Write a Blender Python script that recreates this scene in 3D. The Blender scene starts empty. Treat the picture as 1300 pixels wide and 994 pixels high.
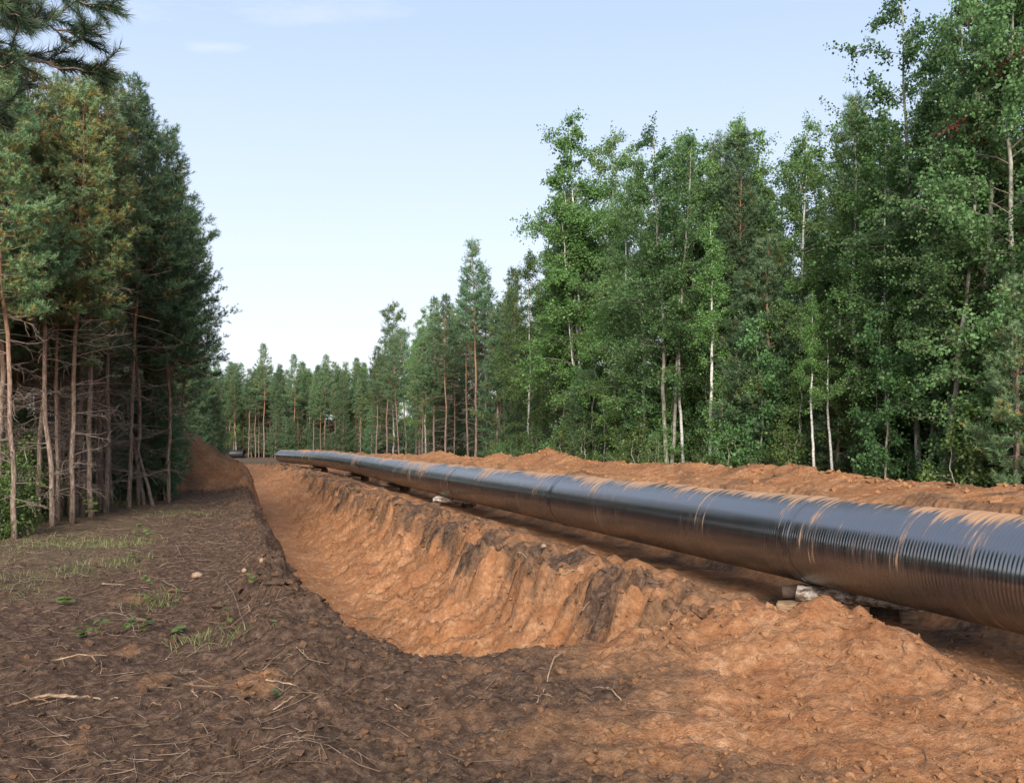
import bpy, math, random
import numpy as np
from math import radians, sin, cos, pi

scene = bpy.context.scene
C = scene.collection
rng = np.random.default_rng(7)
random.seed(7)

# ------------------------------------------------------------------ camera, sky, sun, exposure
CAM_H, FPX, PX_W, HORIZON, PX_CX = 2.3, 1150.0, 1300.0, 565.0, 650.0
cam = bpy.data.cameras.new("camera")
cam_ob = bpy.data.objects.new("camera", cam)
C.objects.link(cam_ob)
cam_ob.location = (0, 0, CAM_H)
cam_ob.rotation_euler = (pi / 2, 0, 0)
cam.sensor_width = 36.0
cam.lens = 36.0 * FPX / PX_W
cam.shift_y = (HORIZON - 497.0) / PX_W
cam.clip_start, cam.clip_end = 0.05, 6000
scene.camera = cam_ob

SUN_EL, SUN_ROT = radians(29), radians(181)
world = bpy.data.worlds.new("World")
scene.world = world
world.use_nodes = True
wn, wl = world.node_tree.nodes, world.node_tree.links
wn.clear()
w_out = wn.new("ShaderNodeOutputWorld")
w_bg = wn.new("ShaderNodeBackground")
w_bg.inputs["Strength"].default_value = 0.127
sky = wn.new("ShaderNodeTexSky")
sky.sky_type = 'NISHITA'
sky.sun_disc = False
sky.sun_elevation, sky.sun_rotation = SUN_EL, SUN_ROT
sky.altitude, sky.air_density, sky.dust_density, sky.ozone_density = 100, 1.0, 2.2, 1.0
w_tc = wn.new("ShaderNodeTexCoord")
w_sep = wn.new("ShaderNodeSeparateXYZ")
wl.new(w_tc.outputs["Generated"], w_sep.inputs[0])
def wmath(op, a, b=None):
    n = wn.new("ShaderNodeMath"); n.operation = op
    for i, s in enumerate((a, b)):
        if s is None: continue
        if isinstance(s, (int, float)): n.inputs[i].default_value = s
        else: wl.new(s, n.inputs[i])
    return n.outputs[0]
zz = wmath('MAXIMUM', w_sep.outputs["Z"], 0.06)
cx, cy = wmath('DIVIDE', w_sep.outputs["X"], zz), wmath('DIVIDE', w_sep.outputs["Y"], zz)
comb = wn.new("ShaderNodeCombineXYZ")
wl.new(cx, comb.inputs[0]); wl.new(cy, comb.inputs[1])
cn = wn.new("ShaderNodeTexNoise")
cn.inputs["Scale"].default_value = 0.9; cn.inputs["Detail"].default_value = 6; cn.inputs["Roughness"].default_value = 0.6
w_map = wn.new("ShaderNodeMapping"); w_map.inputs["Location"].default_value = (1.1, 0.4, 0); w_map.inputs["Scale"].default_value = (0.6, 1.2, 1)
wl.new(comb.outputs[0], w_map.inputs[0]); wl.new(w_map.outputs[0], cn.inputs["Vector"])
w_cr = wn.new("ShaderNodeMapRange")
w_cr.inputs[1].default_value, w_cr.inputs[2].default_value, w_cr.inputs[3].default_value, w_cr.inputs[4].default_value = 0.36, 0.74, 0.0, 0.34
# a few small fair-weather clouds, each at its own place in the sky
blob = None
for bx, by, sx, sy in ((-0.62, 2.08, 0.5, 0.14), (-0.74, 2.28, 0.13, 0.07), (0.66, 2.0, 0.14, 0.06), (-2.6, 0.4, 1.2, 0.5), (2.2, -1.0, 1.0, 0.6), (0.4, -3.2, 1.2, 0.4)):
    e = wmath('ADD', wmath('POWER', wmath('DIVIDE', wmath('SUBTRACT', cx, bx), sx), 2.0), wmath('POWER', wmath('DIVIDE', wmath('SUBTRACT', cy, by), sy), 2.0))
    e = wmath('MAXIMUM', wmath('SUBTRACT', 1.0, e), 0.0)
    blob = e if blob is None else wmath('MAXIMUM', blob, e)
cn.inputs["Scale"].default_value = 5.0
wl.new(wmath('MULTIPLY', wmath('POWER', blob, 0.5), cn.outputs[0]), w_cr.inputs[0])
# thin pale veil low over the trees, as under a light high overcast
w_veil = wn.new("ShaderNodeMapRange")
w_veil.inputs[1].default_value, w_veil.inputs[2].default_value, w_veil.inputs[3].default_value, w_veil.inputs[4].default_value = 0.0, 0.55, 0.88, 0.5
wl.new(w_sep.outputs["Z"], w_veil.inputs[0])
w_m1 = wn.new("ShaderNodeMix"); w_m1.data_type = 'RGBA'
w_vc = wn.new("ShaderNodeValToRGB")
w_vc.color_ramp.elements[0].position, w_vc.color_ramp.elements[0].color = 0.02, (0.93, 0.935, 1.0, 1)
w_vc.color_ramp.elements[1].position, w_vc.color_ramp.elements[1].color = 0.42, (0.66, 0.78, 1.0, 1)
wl.new(w_sep.outputs["Z"], w_vc.inputs[0])
w_vs = wn.new("ShaderNodeMix"); w_vs.data_type = 'RGBA'; w_vs.blend_type = 'MULTIPLY'; w_vs.inputs["Factor"].default_value = 1
wl.new(w_vc.outputs[0], w_vs.inputs["A"]); w_vs.inputs["B"].default_value = (5.35, 5.35, 5.35, 1)
wl.new(w_vs.outputs["Result"], w_m1.inputs["B"])
wl.new(w_veil.outputs[0], w_m1.inputs["Factor"]); wl.new(sky.outputs[0], w_m1.inputs["A"])
w_m2 = wn.new("ShaderNodeMix"); w_m2.data_type = 'RGBA'
w_m2.inputs["B"].default_value = (5.9, 5.6, 5.7, 1)
wl.new(w_cr.outputs[0], w_m2.inputs["Factor"]); wl.new(w_m1.outputs["Result"], w_m2.inputs["A"])
wl.new(w_m2.outputs["Result"], w_bg.inputs["Color"])
wl.new(w_bg.outputs[0], w_out.inputs[0])

sun = bpy.data.lights.new("sun", 'SUN')
sun.energy, sun.angle, sun.color = 4.2, radians(30), (1.0, 0.94, 0.84)
sun_ob = bpy.data.objects.new("sun", sun)
C.objects.link(sun_ob)
sd = np.array([sin(SUN_ROT) * cos(SUN_EL), cos(SUN_ROT) * cos(SUN_EL), sin(SUN_EL)])
import mathutils
sun_ob.rotation_euler = mathutils.Vector(sd).to_track_quat('Z', 'Y').to_euler()
vs = scene.view_settings
vs.view_transform, vs.look, vs.exposure, vs.gamma = 'Standard', 'None', 0.8, 1.0
vs.use_curve_mapping = False
scene.cycles.max_bounces = 6
scene.cycles.diffuse_bounces = 3
scene.cycles.transmission_bounces = 4

# ------------------------------------------------------------------ helpers
def _hash(ix, iy, seed):
    n = (ix.astype(np.uint32) * np.uint32(374761393) + iy.astype(np.uint32) * np.uint32(668265263) + np.uint32(seed * 69069 % 4294967295))
    n = (n ^ (n >> np.uint32(13))) * np.uint32(1274126177)
    n = (n ^ (n >> np.uint32(15))) * np.uint32(2246822519)
    return (n ^ (n >> np.uint32(16))).astype(np.float64) / 4294967296.0

def pn(x, y, seed=0):
    x, y = np.broadcast_arrays(np.asarray(x, float), np.asarray(y, float))
    fx, fy = np.floor(x), np.floor(y)
    ix, iy = fx.astype(np.int64), fy.astype(np.int64)
    dx, dy = x - fx, y - fy
    u, v = dx * dx * dx * (dx * (dx * 6 - 15) + 10), dy * dy * dy * (dy * (dy * 6 - 15) + 10)
    def g(ox, oy):
        a = _hash(ix + ox, iy + oy, seed) * 2 * pi
        return np.cos(a) * (dx - ox) + np.sin(a) * (dy - oy)
    a = g(0, 0) * (1 - u) + g(1, 0) * u
    b = g(0, 1) * (1 - u) + g(1, 1) * u
    return (a * (1 - v) + b * v) * 1.5

def fbm(x, y, octv=4, seed=0, gain=0.5):
    s, a = 0.0, 1.0
    for i in range(octv):
        s = s + a * pn(x * 2.03 ** i + 17.3 * i, y * 2.03 ** i - 9.1 * i, seed + i)
        a *= gain
    return s

def ss(a, b, x):
    t = np.clip((x - a) / (b - a), 0, 1)
    return t * t * (3 - 2 * t)

def make_mesh(name, verts, faces, smooth=False, attrs=None):
    """verts (n,3); faces: list of int arrays (k,3) or (k,4)"""
    me = bpy.data.meshes.new(name)
    verts = np.asarray(verts, np.float32)
    faces = [np.asarray(f, np.int32) for f in faces if len(f)]
    me.vertices.add(len(verts))
    me.vertices.foreach_set("co", verts.ravel())
    loops = np.concatenate([f.ravel() for f in faces])
    tot = np.concatenate([np.full(len(f), f.shape[1], np.int32) for f in faces])
    start = np.concatenate([[0], np.cumsum(tot)[:-1]]).astype(np.int32)
    me.loops.add(len(loops)); me.loops.foreach_set("vertex_index", loops)
    me.polygons.add(len(tot)); me.polygons.foreach_set("loop_start", start); me.polygons.foreach_set("loop_total", tot)
    me.polygons.foreach_set("use_smooth", np.full(len(tot), smooth))
    for k, a in (attrs or {}).items():
        at = me.attributes.new(k, 'FLOAT', 'POINT')
        at.data.foreach_set("value", np.asarray(a, np.float32))
    me.update(calc_edges=True)
    return me

def link(name, me, mat=None, parent=None, loc=None, **props):
    o = bpy.data.objects.new(name, me)
    C.objects.link(o)
    if mat is not None and me is not None and not me.materials: me.materials.append(mat)
    if parent is not None: o.parent = parent
    if loc is not None: o.location = loc
    for k, v in props.items():
        if v: o[k] = v
    return o

def thing(name, label, cat, loc=(0, 0, 0), rz=0.0, group=None, scale=1.0):
    o = bpy.data.objects.new(name, None)
    C.objects.link(o)
    o.empty_display_size = 0.2
    o.location = loc; o.rotation_euler = (0, 0, rz); o.scale = (scale,) * 3
    o["label"], o["category"] = label, cat
    if group: o["group"] = group
    return o

def copy_tree(o, parent=None):
    c = o.copy(); C.objects.link(c)
    if parent is not None: c.parent = parent
    for ch in list(o.children): copy_tree(ch, c)
    return c

class Geo:
    def __init__(s): s.v, s.t, s.q, s.r, s.n = [], [], [], [], 0
    def add(s, v, tri=None, quad=None, r=0.0):
        v = np.asarray(v, float)
        if tri is not None: s.t.append(np.asarray(tri) + s.n)
        if quad is not None: s.q.append(np.asarray(quad) + s.n)
        s.v.append(v); s.r.append(np.full(len(v), r) if np.isscalar(r) else np.asarray(r)); s.n += len(v)
    def mesh(s, name, smooth=False):
        f = []
        if s.t: f.append(np.concatenate(s.t))
        if s.q: f.append(np.concatenate(s.q))
        return make_mesh(name, np.concatenate(s.v), f, smooth, {"rnd": np.concatenate(s.r)})
    def tube(s, pts, rad, seg=6, r=0.0, cap=True):
        pts = np.asarray(pts, float); n = len(pts)
        rad = np.broadcast_to(np.asarray(rad, float), (n,))
        t = np.gradient(pts, axis=0); t /= np.linalg.norm(t, axis=1)[:, None] + 1e-9
        ref = np.array([0.31, 0.27, 0.91]) if abs(t[:, 2]).mean() < 0.6 else np.array([0.94, 0.3, 0.1])
        a = np.cross(t, ref); a /= np.linalg.norm(a, axis=1)[:, None] + 1e-9
        b = np.cross(t, a)
        ang = np.linspace(0, 2 * pi, seg, endpoint=False)
        v = pts[:, None] + rad[:, None, None] * (np.cos(ang)[None, :, None] * a[:, None] + np.sin(ang)[None, :, None] * b[:, None])
        i = np.arange(n - 1)[:, None] * seg; j = np.arange(seg)[None]; k = (j + 1) % seg
        q = np.stack([i + j, i + k, i + seg + k, i + seg + j], -1).reshape(-1, 4)
        tri = None
        vv = v.reshape(-1, 3)
        if cap:
            vv = np.concatenate([vv, pts[:1], pts[-1:]])
            c0, c1 = n * seg, n * seg + 1
            tri = np.concatenate([np.stack([np.full(seg, c0), (np.arange(seg) + 1) % seg, np.arange(seg)], 1),
                                  np.stack([np.full(seg, c1), (n - 1) * seg + np.arange(seg), (n - 1) * seg + (np.arange(seg) + 1) % seg], 1)])
        s.add(vv, tri, q, r)

def unit(v): return v / (np.linalg.norm(v, axis=-1, keepdims=True) + 1e-9)

# ------------------------------------------------------------------ materials
def new_mat(name):
    m = bpy.data.materials.new(name); m.use_nodes = True
    nt = m.node_tree; nt.nodes.clear()
    return m, nt, nt.nodes, nt.links

class NB:
    """small node helper"""
    def __init__(s, name):
        s.m, s.nt, s.N, s.L = new_mat(name)
        s.out = s.N.new("ShaderNodeOutputMaterial")
    def put(s, sock, val):
        if isinstance(val, bpy.types.NodeSocket): s.L.new(val, sock)
        else: sock.default_value = val
    def attr(s, n):
        a = s.N.new("ShaderNodeAttribute"); a.attribute_name = n; return a.outputs["Fac"]
    def obj(s): return s.N.new("ShaderNodeTexCoord").outputs["Object"]
    def orand(s): return s.N.new("ShaderNodeObjectInfo").outputs["Random"]
    def mapv(s, v, scale):
        n = s.N.new("ShaderNodeMapping"); n.inputs["Scale"].default_value = scale; s.L.new(v, n.inputs[0]); return n.outputs[0]
    def noise(s, v, scale, detail=4, rough=0.55, dist=0.0):
        n = s.N.new("ShaderNodeTexNoise"); s.L.new(v, n.inputs["Vector"])
        n.inputs["Scale"].default_value, n.inputs["Detail"].default_value, n.inputs["Roughness"].default_value = scale, detail, rough
        n.inputs["Distortion"].default_value = dist
        return n.outputs[0]
    def vor(s, v, scale):
        n = s.N.new("ShaderNodeTexVoronoi"); s.L.new(v, n.inputs["Vector"]); n.inputs["Scale"].default_value = scale; return n.outputs["Distance"]
    def math(s, op, a, b=0.0, clamp=False):
        n = s.N.new("ShaderNodeMath"); n.operation = op; n.use_clamp = clamp
        s.put(n.inputs[0], a); s.put(n.inputs[1], b); return n.outputs[0]
    def rng(s, v, a, b, c=0.0, d=1.0):
        n = s.N.new("ShaderNodeMapRange"); n.interpolation_type = 'SMOOTHSTEP'; s.L.new(v, n.inputs[0])
        for i, x in enumerate((a, b, c, d)): n.inputs[i + 1].default_value = x
        return n.outputs[0]
    def mix(s, f, a, b):
        n = s.N.new("ShaderNodeMix"); n.data_type = 'RGBA'
        s.put(n.inputs["Factor"], f)
        s.put(n.inputs["A"], a if isinstance(a, bpy.types.NodeSocket) else (*a, 1)); s.put(n.inputs["B"], b if isinstance(b, bpy.types.NodeSocket) else (*b, 1))
        return n.outputs["Result"]
    def mul(s, c, f):
        n = s.N.new("ShaderNodeMix"); n.data_type = 'RGBA'; n.blend_type = 'MULTIPLY'; n.inputs["Factor"].default_value = 1
        s.L.new(c, n.inputs["A"]); s.L.new(f, n.inputs["B"]); return n.outputs["Result"]
    def ramp(s, f, stops):
        n = s.N.new("ShaderNodeValToRGB"); s.L.new(f, n.inputs[0])
        e = n.color_ramp.elements
        while len(e) < len(stops): e.new(0.5)
        for i, (p, c) in enumerate(stops): e[i].position = p; e[i].color = (*c, 1)
        return n.outputs[0]
    def bump(s, h, dist=0.02, strength=1.0):
        n = s.N.new("ShaderNodeBump"); n.inputs["Distance"].default_value = dist; n.inputs["Strength"].default_value = strength
        s.L.new(h, n.inputs["Height"]); return n.outputs[0]
    def princ(s, col, rough=0.8, normal=None, spec=0.3, metal=0.0):
        p = s.N.new("ShaderNodeBsdfPrincipled")
        s.put(p.inputs["Base Color"], col if isinstance(col, bpy.types.NodeSocket) else (*col, 1))
        s.put(p.inputs["Roughness"], rough); p.inputs["Specular IOR Level"].default_value = spec; p.inputs["Metallic"].default_value = metal
        if normal is not None: s.L.new(normal, p.inputs["Normal"])
        s.L.new(p.outputs[0], s.out.inputs[0]); return p

def leaf_mat(name, stops, gloss=0.3, trans=0.47, tint=0.28):
    b = NB(name)
    col = b.ramp(b.attr("rnd"), stops)
    hv = b.N.new("ShaderNodeHueSaturation")
    b.L.new(col, hv.inputs["Color"])
    r = b.orand()
    b.put(hv.inputs["Value"], b.rng(r, 0, 1, 1 - tint, 1 + tint))
    b.put(hv.inputs["Hue"], b.rng(b.math('FRACT', b.math('MULTIPLY', r, 7.31)), 0, 1, 0.485, 0.515))
    col = hv.outputs[0]
    p = b.princ(col, 0.5, spec=gloss)
    tr = b.N.new("ShaderNodeBsdfTranslucent"); b.L.new(col, tr.inputs[0])
    mx = b.N.new("ShaderNodeMixShader"); mx.inputs[0].default_value = trans
    b.L.new(p.outputs[0], mx.inputs[1]); b.L.new(tr.outputs[0], mx.inputs[2]); b.L.new(mx.outputs[0], b.out.inputs[0])
    return b.m

M = {}
M['needles'] = leaf_mat("pine_needles", [(0, (0.04805, 0.09734, 0.0437)), (0.45, (0.1005, 0.1785, 0.0828)), (0.86, (0.1747, 0.2704, 0.138)), (0.94, (0.19, 0.2, 0.06)), (1, (0.28, 0.17, 0.045))], 0.35, 0.3)
M['needles_mixed'] = leaf_mat("pine_needles_yellowing", [(0, (0.06149, 0.1037, 0.0418)), (0.4, (0.1277, 0.1965, 0.0814)), (0.8, (0.2176, 0.2894, 0.1375)), (0.9, (0.2, 0.2, 0.06)), (1, (0.3, 0.16, 0.04))], 0.35, 0.2)
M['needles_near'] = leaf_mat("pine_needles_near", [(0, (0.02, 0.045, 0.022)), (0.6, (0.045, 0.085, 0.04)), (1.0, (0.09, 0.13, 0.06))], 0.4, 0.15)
M['birch_leaf'] = leaf_mat("birch_leaves", [(0, (0.07258, 0.1433, 0.03938)), (0.5, (0.1452, 0.2493, 0.07219)), (0.93, (0.2385, 0.349, 0.1116)), (0.985, (0.24, 0.2464, 0.0525)), (1, (0.54, 0.3696, 0.042))])
M['aspen_leaf'] = leaf_mat("aspen_leaves", [(0, (0.0583, 0.1236, 0.04536)), (0.5, (0.1166, 0.2135, 0.0756)), (0.95, (0.1884, 0.3034, 0.1197)), (1, (0.2, 0.2, 0.05))])
M['red_leaf'] = leaf_mat("reddening_leaves", [(0, (0.0507, 0.1144, 0.0378)), (0.5, (0.1014, 0.1924, 0.063)), (0.8, (0.156, 0.26, 0.0945)), (0.88, (0.17, 0.08, 0.04)), (1, (0.36, 0.05, 0.03))])
M['fresh_leaf'] = leaf_mat("fresh_green_leaves", [(0, (0.05, 0.09, 0.02)), (0.6, (0.10, 0.15, 0.035)), (1.0, (0.19, 0.22, 0.06))], 0.4, 0.3, 0.1)
M['grass'] = leaf_mat("grass_blades", [(0, (0.0675, 0.096, 0.027)), (0.6, (0.135, 0.152, 0.054)), (1.0, (0.24, 0.2, 0.117))], 0.2, 0.25)

def bark_pine():
    b = NB("pine_bark"); o = b.obj()
    sep = b.N.new("ShaderNodeSeparateXYZ"); b.L.new(o, sep.inputs[0])
    hi = b.rng(b.math('ADD', sep.outputs["Z"], b.math('MULTIPLY', b.noise(o, 1.2, 3), 3.0)), 4.5, 9.5)
    plate = b.noise(b.mapv(o, (9, 9, 2.2)), 2.0, 5, 0.65)
    low = b.ramp(plate, [(0.3, (0.06, 0.042, 0.034)), (0.5, (0.19, 0.135, 0.105)), (0.7, (0.33, 0.26, 0.215))])
    up = b.ramp(plate, [(0.3, (0.13, 0.065, 0.04)), (0.55, (0.27, 0.145, 0.085)), (0.75, (0.40, 0.26, 0.17))])
    col = b.mix(hi, low, up)
    col = b.mix(b.attr("rnd"), col, (0.20, 0.155, 0.125))
    b.princ(col, 0.9, b.bump(plate, 0.03, 0.9), 0.15); return b.m
def bark_birch():
    b = NB("birch_bark"); o = b.obj()
    band = b.noise(b.mapv(o, (2.5, 2.5, 16)), 1.6, 4, 0.7)
    blot = b.noise(b.mapv(o, (4, 4, 1.6)), 1.1, 3, 0.6)
    col = b.ramp(band, [(0.33, (0.03, 0.027, 0.025)), (0.42, (0.40, 0.38, 0.35)), (0.6, (0.66, 0.64, 0.59)), (1, (0.72, 0.70, 0.66))])
    sep = b.N.new("ShaderNodeSeparateXYZ"); b.L.new(o, sep.inputs[0])
    base = b.rng(b.math('SUBTRACT', sep.outputs["Z"], b.math('MULTIPLY', blot, 2.2)), -1.0, 0.4, 1, 0)
    col = b.mix(base, col, (0.07, 0.06, 0.052))
    col = b.mix(b.rng(blot, 0.6, 0.68), col, (0.06, 0.05, 0.045))
    col = b.mix(b.attr("rnd"), col, (0.10, 0.075, 0.06))
    b.princ(col, 0.7, b.bump(band, 0.01), 0.25); return b.m
def bark_aspen():
    b = NB("aspen_bark"); o = b.obj()
    n = b.noise(b.mapv(o, (3, 3, 2.4)), 2.2, 5, 0.65)
    col = b.ramp(n, [(0.32, (0.06, 0.055, 0.042)), (0.48, (0.21, 0.20, 0.155)), (0.7, (0.36, 0.35, 0.29))])
    col = b.mix(b.attr("rnd"), col, (0.11, 0.085, 0.065))
    b.princ(col, 0.8, b.bump(n, 0.02), 0.2); return b.m
def wood_mat(name, stops, sc=6.0, stretch=(1, 1, 1), rough=0.85):
    b = NB(name); o = b.obj()
    n = b.noise(b.mapv(o, stretch), sc, 5, 0.65)
    b.princ(b.ramp(n, stops), rough, b.bump(n, 0.01), 0.2); return b.m
M['pine_bark'], M['birch_bark'], M['aspen_bark'] = bark_pine(), bark_birch(), bark_aspen()
M['dead_wood'] = wood_mat("dead_wood", [(0.3, (0.09, 0.068, 0.055)), (0.7, (0.24, 0.185, 0.15))], 9)
M['root_wood'] = wood_mat("root_wood", [(0.25, (0.08, 0.05, 0.03)), (0.5, (0.25, 0.17, 0.11)), (0.75, (0.42, 0.32, 0.23))], 14)
M['twig_wood'] = wood_mat("twig_wood", [(0.25, (0.06, 0.04, 0.028)), (0.5, (0.15, 0.10, 0.07)), (0.8, (0.30, 0.22, 0.16))], 3)
M['root_brown'] = wood_mat("brown_root_wood", [(0.25, (0.06, 0.036, 0.024)), (0.5, (0.16, 0.095, 0.06)), (0.8, (0.28, 0.18, 0.12))], 12)
M['timber'] = wood_mat("sawn_timber", [(0.3, (0.08, 0.05, 0.03)), (0.5, (0.22, 0.14, 0.085)), (0.75, (0.36, 0.25, 0.155))], 3, (2, 9, 9))
M['timber_end'] = wood_mat("dark_timber", [(0.3, (0.035, 0.025, 0.018)), (0.7, (0.12, 0.08, 0.055))], 5)  # darker brown timber, on part of the near crib and most farther ones
M['stone'] = wood_mat("stone", [(0.3, (0.16, 0.10, 0.065)), (0.7, (0.36, 0.25, 0.17))], 18)

def mat_peeling():
    b = NB("peeling_birch_timber"); o = b.obj()
    n = b.noise(b.mapv(o, (5, 9, 9)), 1.6, 5, 0.7, 0.6)
    col = b.ramp(n, [(0.36, (0.05, 0.036, 0.028)), (0.48, (0.22, 0.15, 0.10)), (0.56, (0.45, 0.40, 0.35)), (0.72, (0.64, 0.61, 0.57))])
    b.princ(col, 0.75, b.bump(n, 0.02), 0.2); return b.m
M['peeling'] = mat_peeling()

def mat_ground():
    b = NB("earth"); o = b.obj()
    sand, lit = b.attr("sand"), b.attr("litter")
    n1, n2, n3 = b.noise(o, 2.2, 6, 0.62), b.noise(o, 11, 6, 0.68), b.noise(o, 45, 4, 0.7)
    hum = b.ramp(n2, [(0.28, (0.026, 0.017, 0.012)), (0.5, (0.084, 0.050, 0.034)), (0.72, (0.185, 0.12, 0.083))])
    san = b.ramp(n2, [(0.25, (0.19, 0.083, 0.037)), (0.5, (0.34, 0.175, 0.09)), (0.72, (0.48, 0.29, 0.17))])
    san = b.mix(b.rng(n1, 0.34, 0.66), san, b.ramp(n2, [(0.25, (0.19, 0.076, 0.031)), (0.75, (0.37, 0.17, 0.077))]))
    damp = b.noise(o, 0.55, 5, 0.6)
    san = b.mix(b.rng(damp, 0.38, 0.66, 0.0, 0.55), san, b.ramp(n2, [(0.25, (0.15, 0.06, 0.026)), (0.75, (0.29, 0.135, 0.064))]))
    f = b.math('ADD', sand, b.math('MULTIPLY', b.math('SUBTRACT', b.noise(o, 7, 6, 0.7), 0.5), 0.55))
    brn = b.ramp(n2, [(0.25, (0.085, 0.043, 0.025)), (0.5, (0.17, 0.092, 0.051)), (0.75, (0.26, 0.15, 0.086))])
    col = b.mix(b.rng(f, 0.12, 0.5), hum, brn)
    col = b.mix(b.rng(f, 0.45, 0.95), col, san)
    lcol = b.ramp(b.noise(b.mapv(o, (16, 40, 16)), 2.0, 5, 0.75, 1.5), [(0.34, (0.026, 0.017, 0.011)), (0.48, (0.085, 0.057, 0.037)), (0.56, (0.13, 0.09, 0.058)), (0.68, (0.30, 0.225, 0.15))])
    col = b.mix(b.rng(b.math('ADD', lit, b.math('MULTIPLY', b.math('SUBTRACT', n1, 0.5), 0.9)), 0.3, 0.75), col, lcol)
    col = b.mix(b.rng(n3, 0.3, 0.7, 0.0, 0.4), col, b.mul(col, b.ramp(n3, [(0.3, (0.45,) * 3), (0.7, (1.35,) * 3)])))
    h = b.math('ADD', b.math('MULTIPLY', n2, 0.6), b.math('MULTIPLY', n3, 0.28))
    b.princ(col, 0.95, b.bump(h, 0.09, 1.0), 0.12); return b.m
M['ground'] = mat_ground()

def mat_soil(name, dark):
    b = NB(name); o = b.obj()
    n = b.noise(o, 14, 6, 0.7); n2 = b.noise(o, 60, 4, 0.7)
    r = b.attr("rnd")
    san = b.ramp(n, [(0.25, (0.16, 0.071, 0.032)), (0.5, (0.285, 0.142, 0.069)), (0.75, (0.39, 0.225, 0.122))])
    hum = b.ramp(n, [(0.28, (0.028, 0.018, 0.013)), (0.72, (0.14, 0.088, 0.06))])
    col = b.mix(r, hum, san)
    b.princ(col, 0.95, b.bump(b.math('ADD', n, b.math('MULTIPLY', n2, 0.4)), 0.04), 0.1); return b.m
M['soil'] = mat_soil("loose_soil", 0)

def mat_pipe():
    b = NB("wrapped_pipe"); s, a = b.attr("arc"), b.attr("ang")     # metres along the pipe, radians from its crest
    cv = b.N.new("ShaderNodeCombineXYZ")
    b.L.new(b.math('MULTIPLY', s, 1.0), cv.inputs[0]); b.L.new(b.math('MULTIPLY', a, 0.35), cv.inputs[1])
    v = cv.outputs[0]
    streak = b.noise(b.mapv(v, (9, 0.9, 1)), 1.0, 5, 0.7)
    patch = b.noise(b.mapv(v, (0.55, 1.2, 1)), 1.0, 3, 0.6)
    fine = b.noise(b.mapv(v, (26, 3, 1)), 1.0, 4, 0.7)
    aa = b.math('ABSOLUTE', a)
    up = b.rng(aa, 0.2, 1.7, 1.0, 0.0)
    k = b.math('ADD', b.math('ADD', streak, b.math('MULTIPLY', b.math('SUBTRACT', patch, 0.5), 1.0)), b.math('MULTIPLY', up, 0.17))
    k = b.math('ADD', k, b.math('MULTIPLY', b.math('SUBTRACT', fine, 0.5), 0.2))
    k = b.math('ADD', k, b.rng(aa, 0.1, 0.75, 0.13, 0.0))
    mud = b.rng(k, 0.70, 0.79)
    dust = b.rng(b.math('ADD', k, b.math('MULTIPLY', b.rng(aa, 1.2, 2.2), 0.22)), 0.52, 0.88, 0.0, 0.3)
    base = b.mix(b.rng(fine, 0.35, 0.7), (0.011, 0.011, 0.013), (0.022, 0.021, 0.023))
    mc = b.mix(b.rng(fine, 0.3, 0.7), (0.24, 0.125, 0.064), (0.46, 0.275, 0.155))
    col = b.mix(dust, base, (0.16, 0.085, 0.05))
    col = b.mix(mud, col, mc)
    rough = b.math('ADD', b.rng(fine, 0.2, 0.8, 0.12, 0.24), b.math('MULTIPLY', b.math('MAXIMUM', mud, dust), 0.5))
    rid = b.math('SINE', b.math('MULTIPLY', b.math('ADD', s, b.math('MULTIPLY', a, 0.012)), 2 * pi / 0.052))
    h = b.math('ADD', b.math('MULTIPLY', rid, 0.5), b.math('MULTIPLY', fine, 0.35))
    h = b.math('ADD', h, b.math('MULTIPLY', mud, 0.5))
    p = b.princ(col, rough, b.bump(h, 0.0022, 1.0), 0.5); b.put(p.inputs['IOR'], b.math('SUBTRACT', 3.1, b.math('MULTIPLY', b.math('MAXIMUM', mud, dust), 1.7))); return b.m
M['pipe'] = mat_pipe()
def mat_simple(name, c, rough, spec=0.4):
    b = NB(name); o = b.obj(); n = b.noise(o, 6, 5, 0.65)
    b.princ(b.ramp(n, [(0.3, tuple(x * 0.6 for x in c)), (0.7, tuple(x * 1.4 for x in c))]), b.rng(n, 0.3, 0.7, rough - 0.1, rough + 0.15), b.bump(n, 0.01, 0.5), spec)
    return b.m
M['sleeve'] = mat_simple("joint_sleeve", (0.016, 0.015, 0.016), 0.35)
M['black'] = mat_simple("black_coating", (0.012, 0.012, 0.014), 0.5)

# ------------------------------------------------------------------ terrain
def quad_bend(Y, c):
    y = np.clip(Y, 45, 100)
    return c * (y - 45) ** 2 + np.maximum(np.asarray(Y) - 100, 0) * 2 * c * 55
def axis_x(Y): return 8.03 - 0.31 * Y - quad_bend(Y, 0.0008)
def pipe_x(Y): return 8.03 - 0.31 * Y - quad_bend(Y, 0.0017)
def pipe_z(Y): return 1.0 + 0.28 * ss(35, 88, Y) + 0.05 * np.sin(np.maximum(Y - 50, 0) * 0.12)

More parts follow.
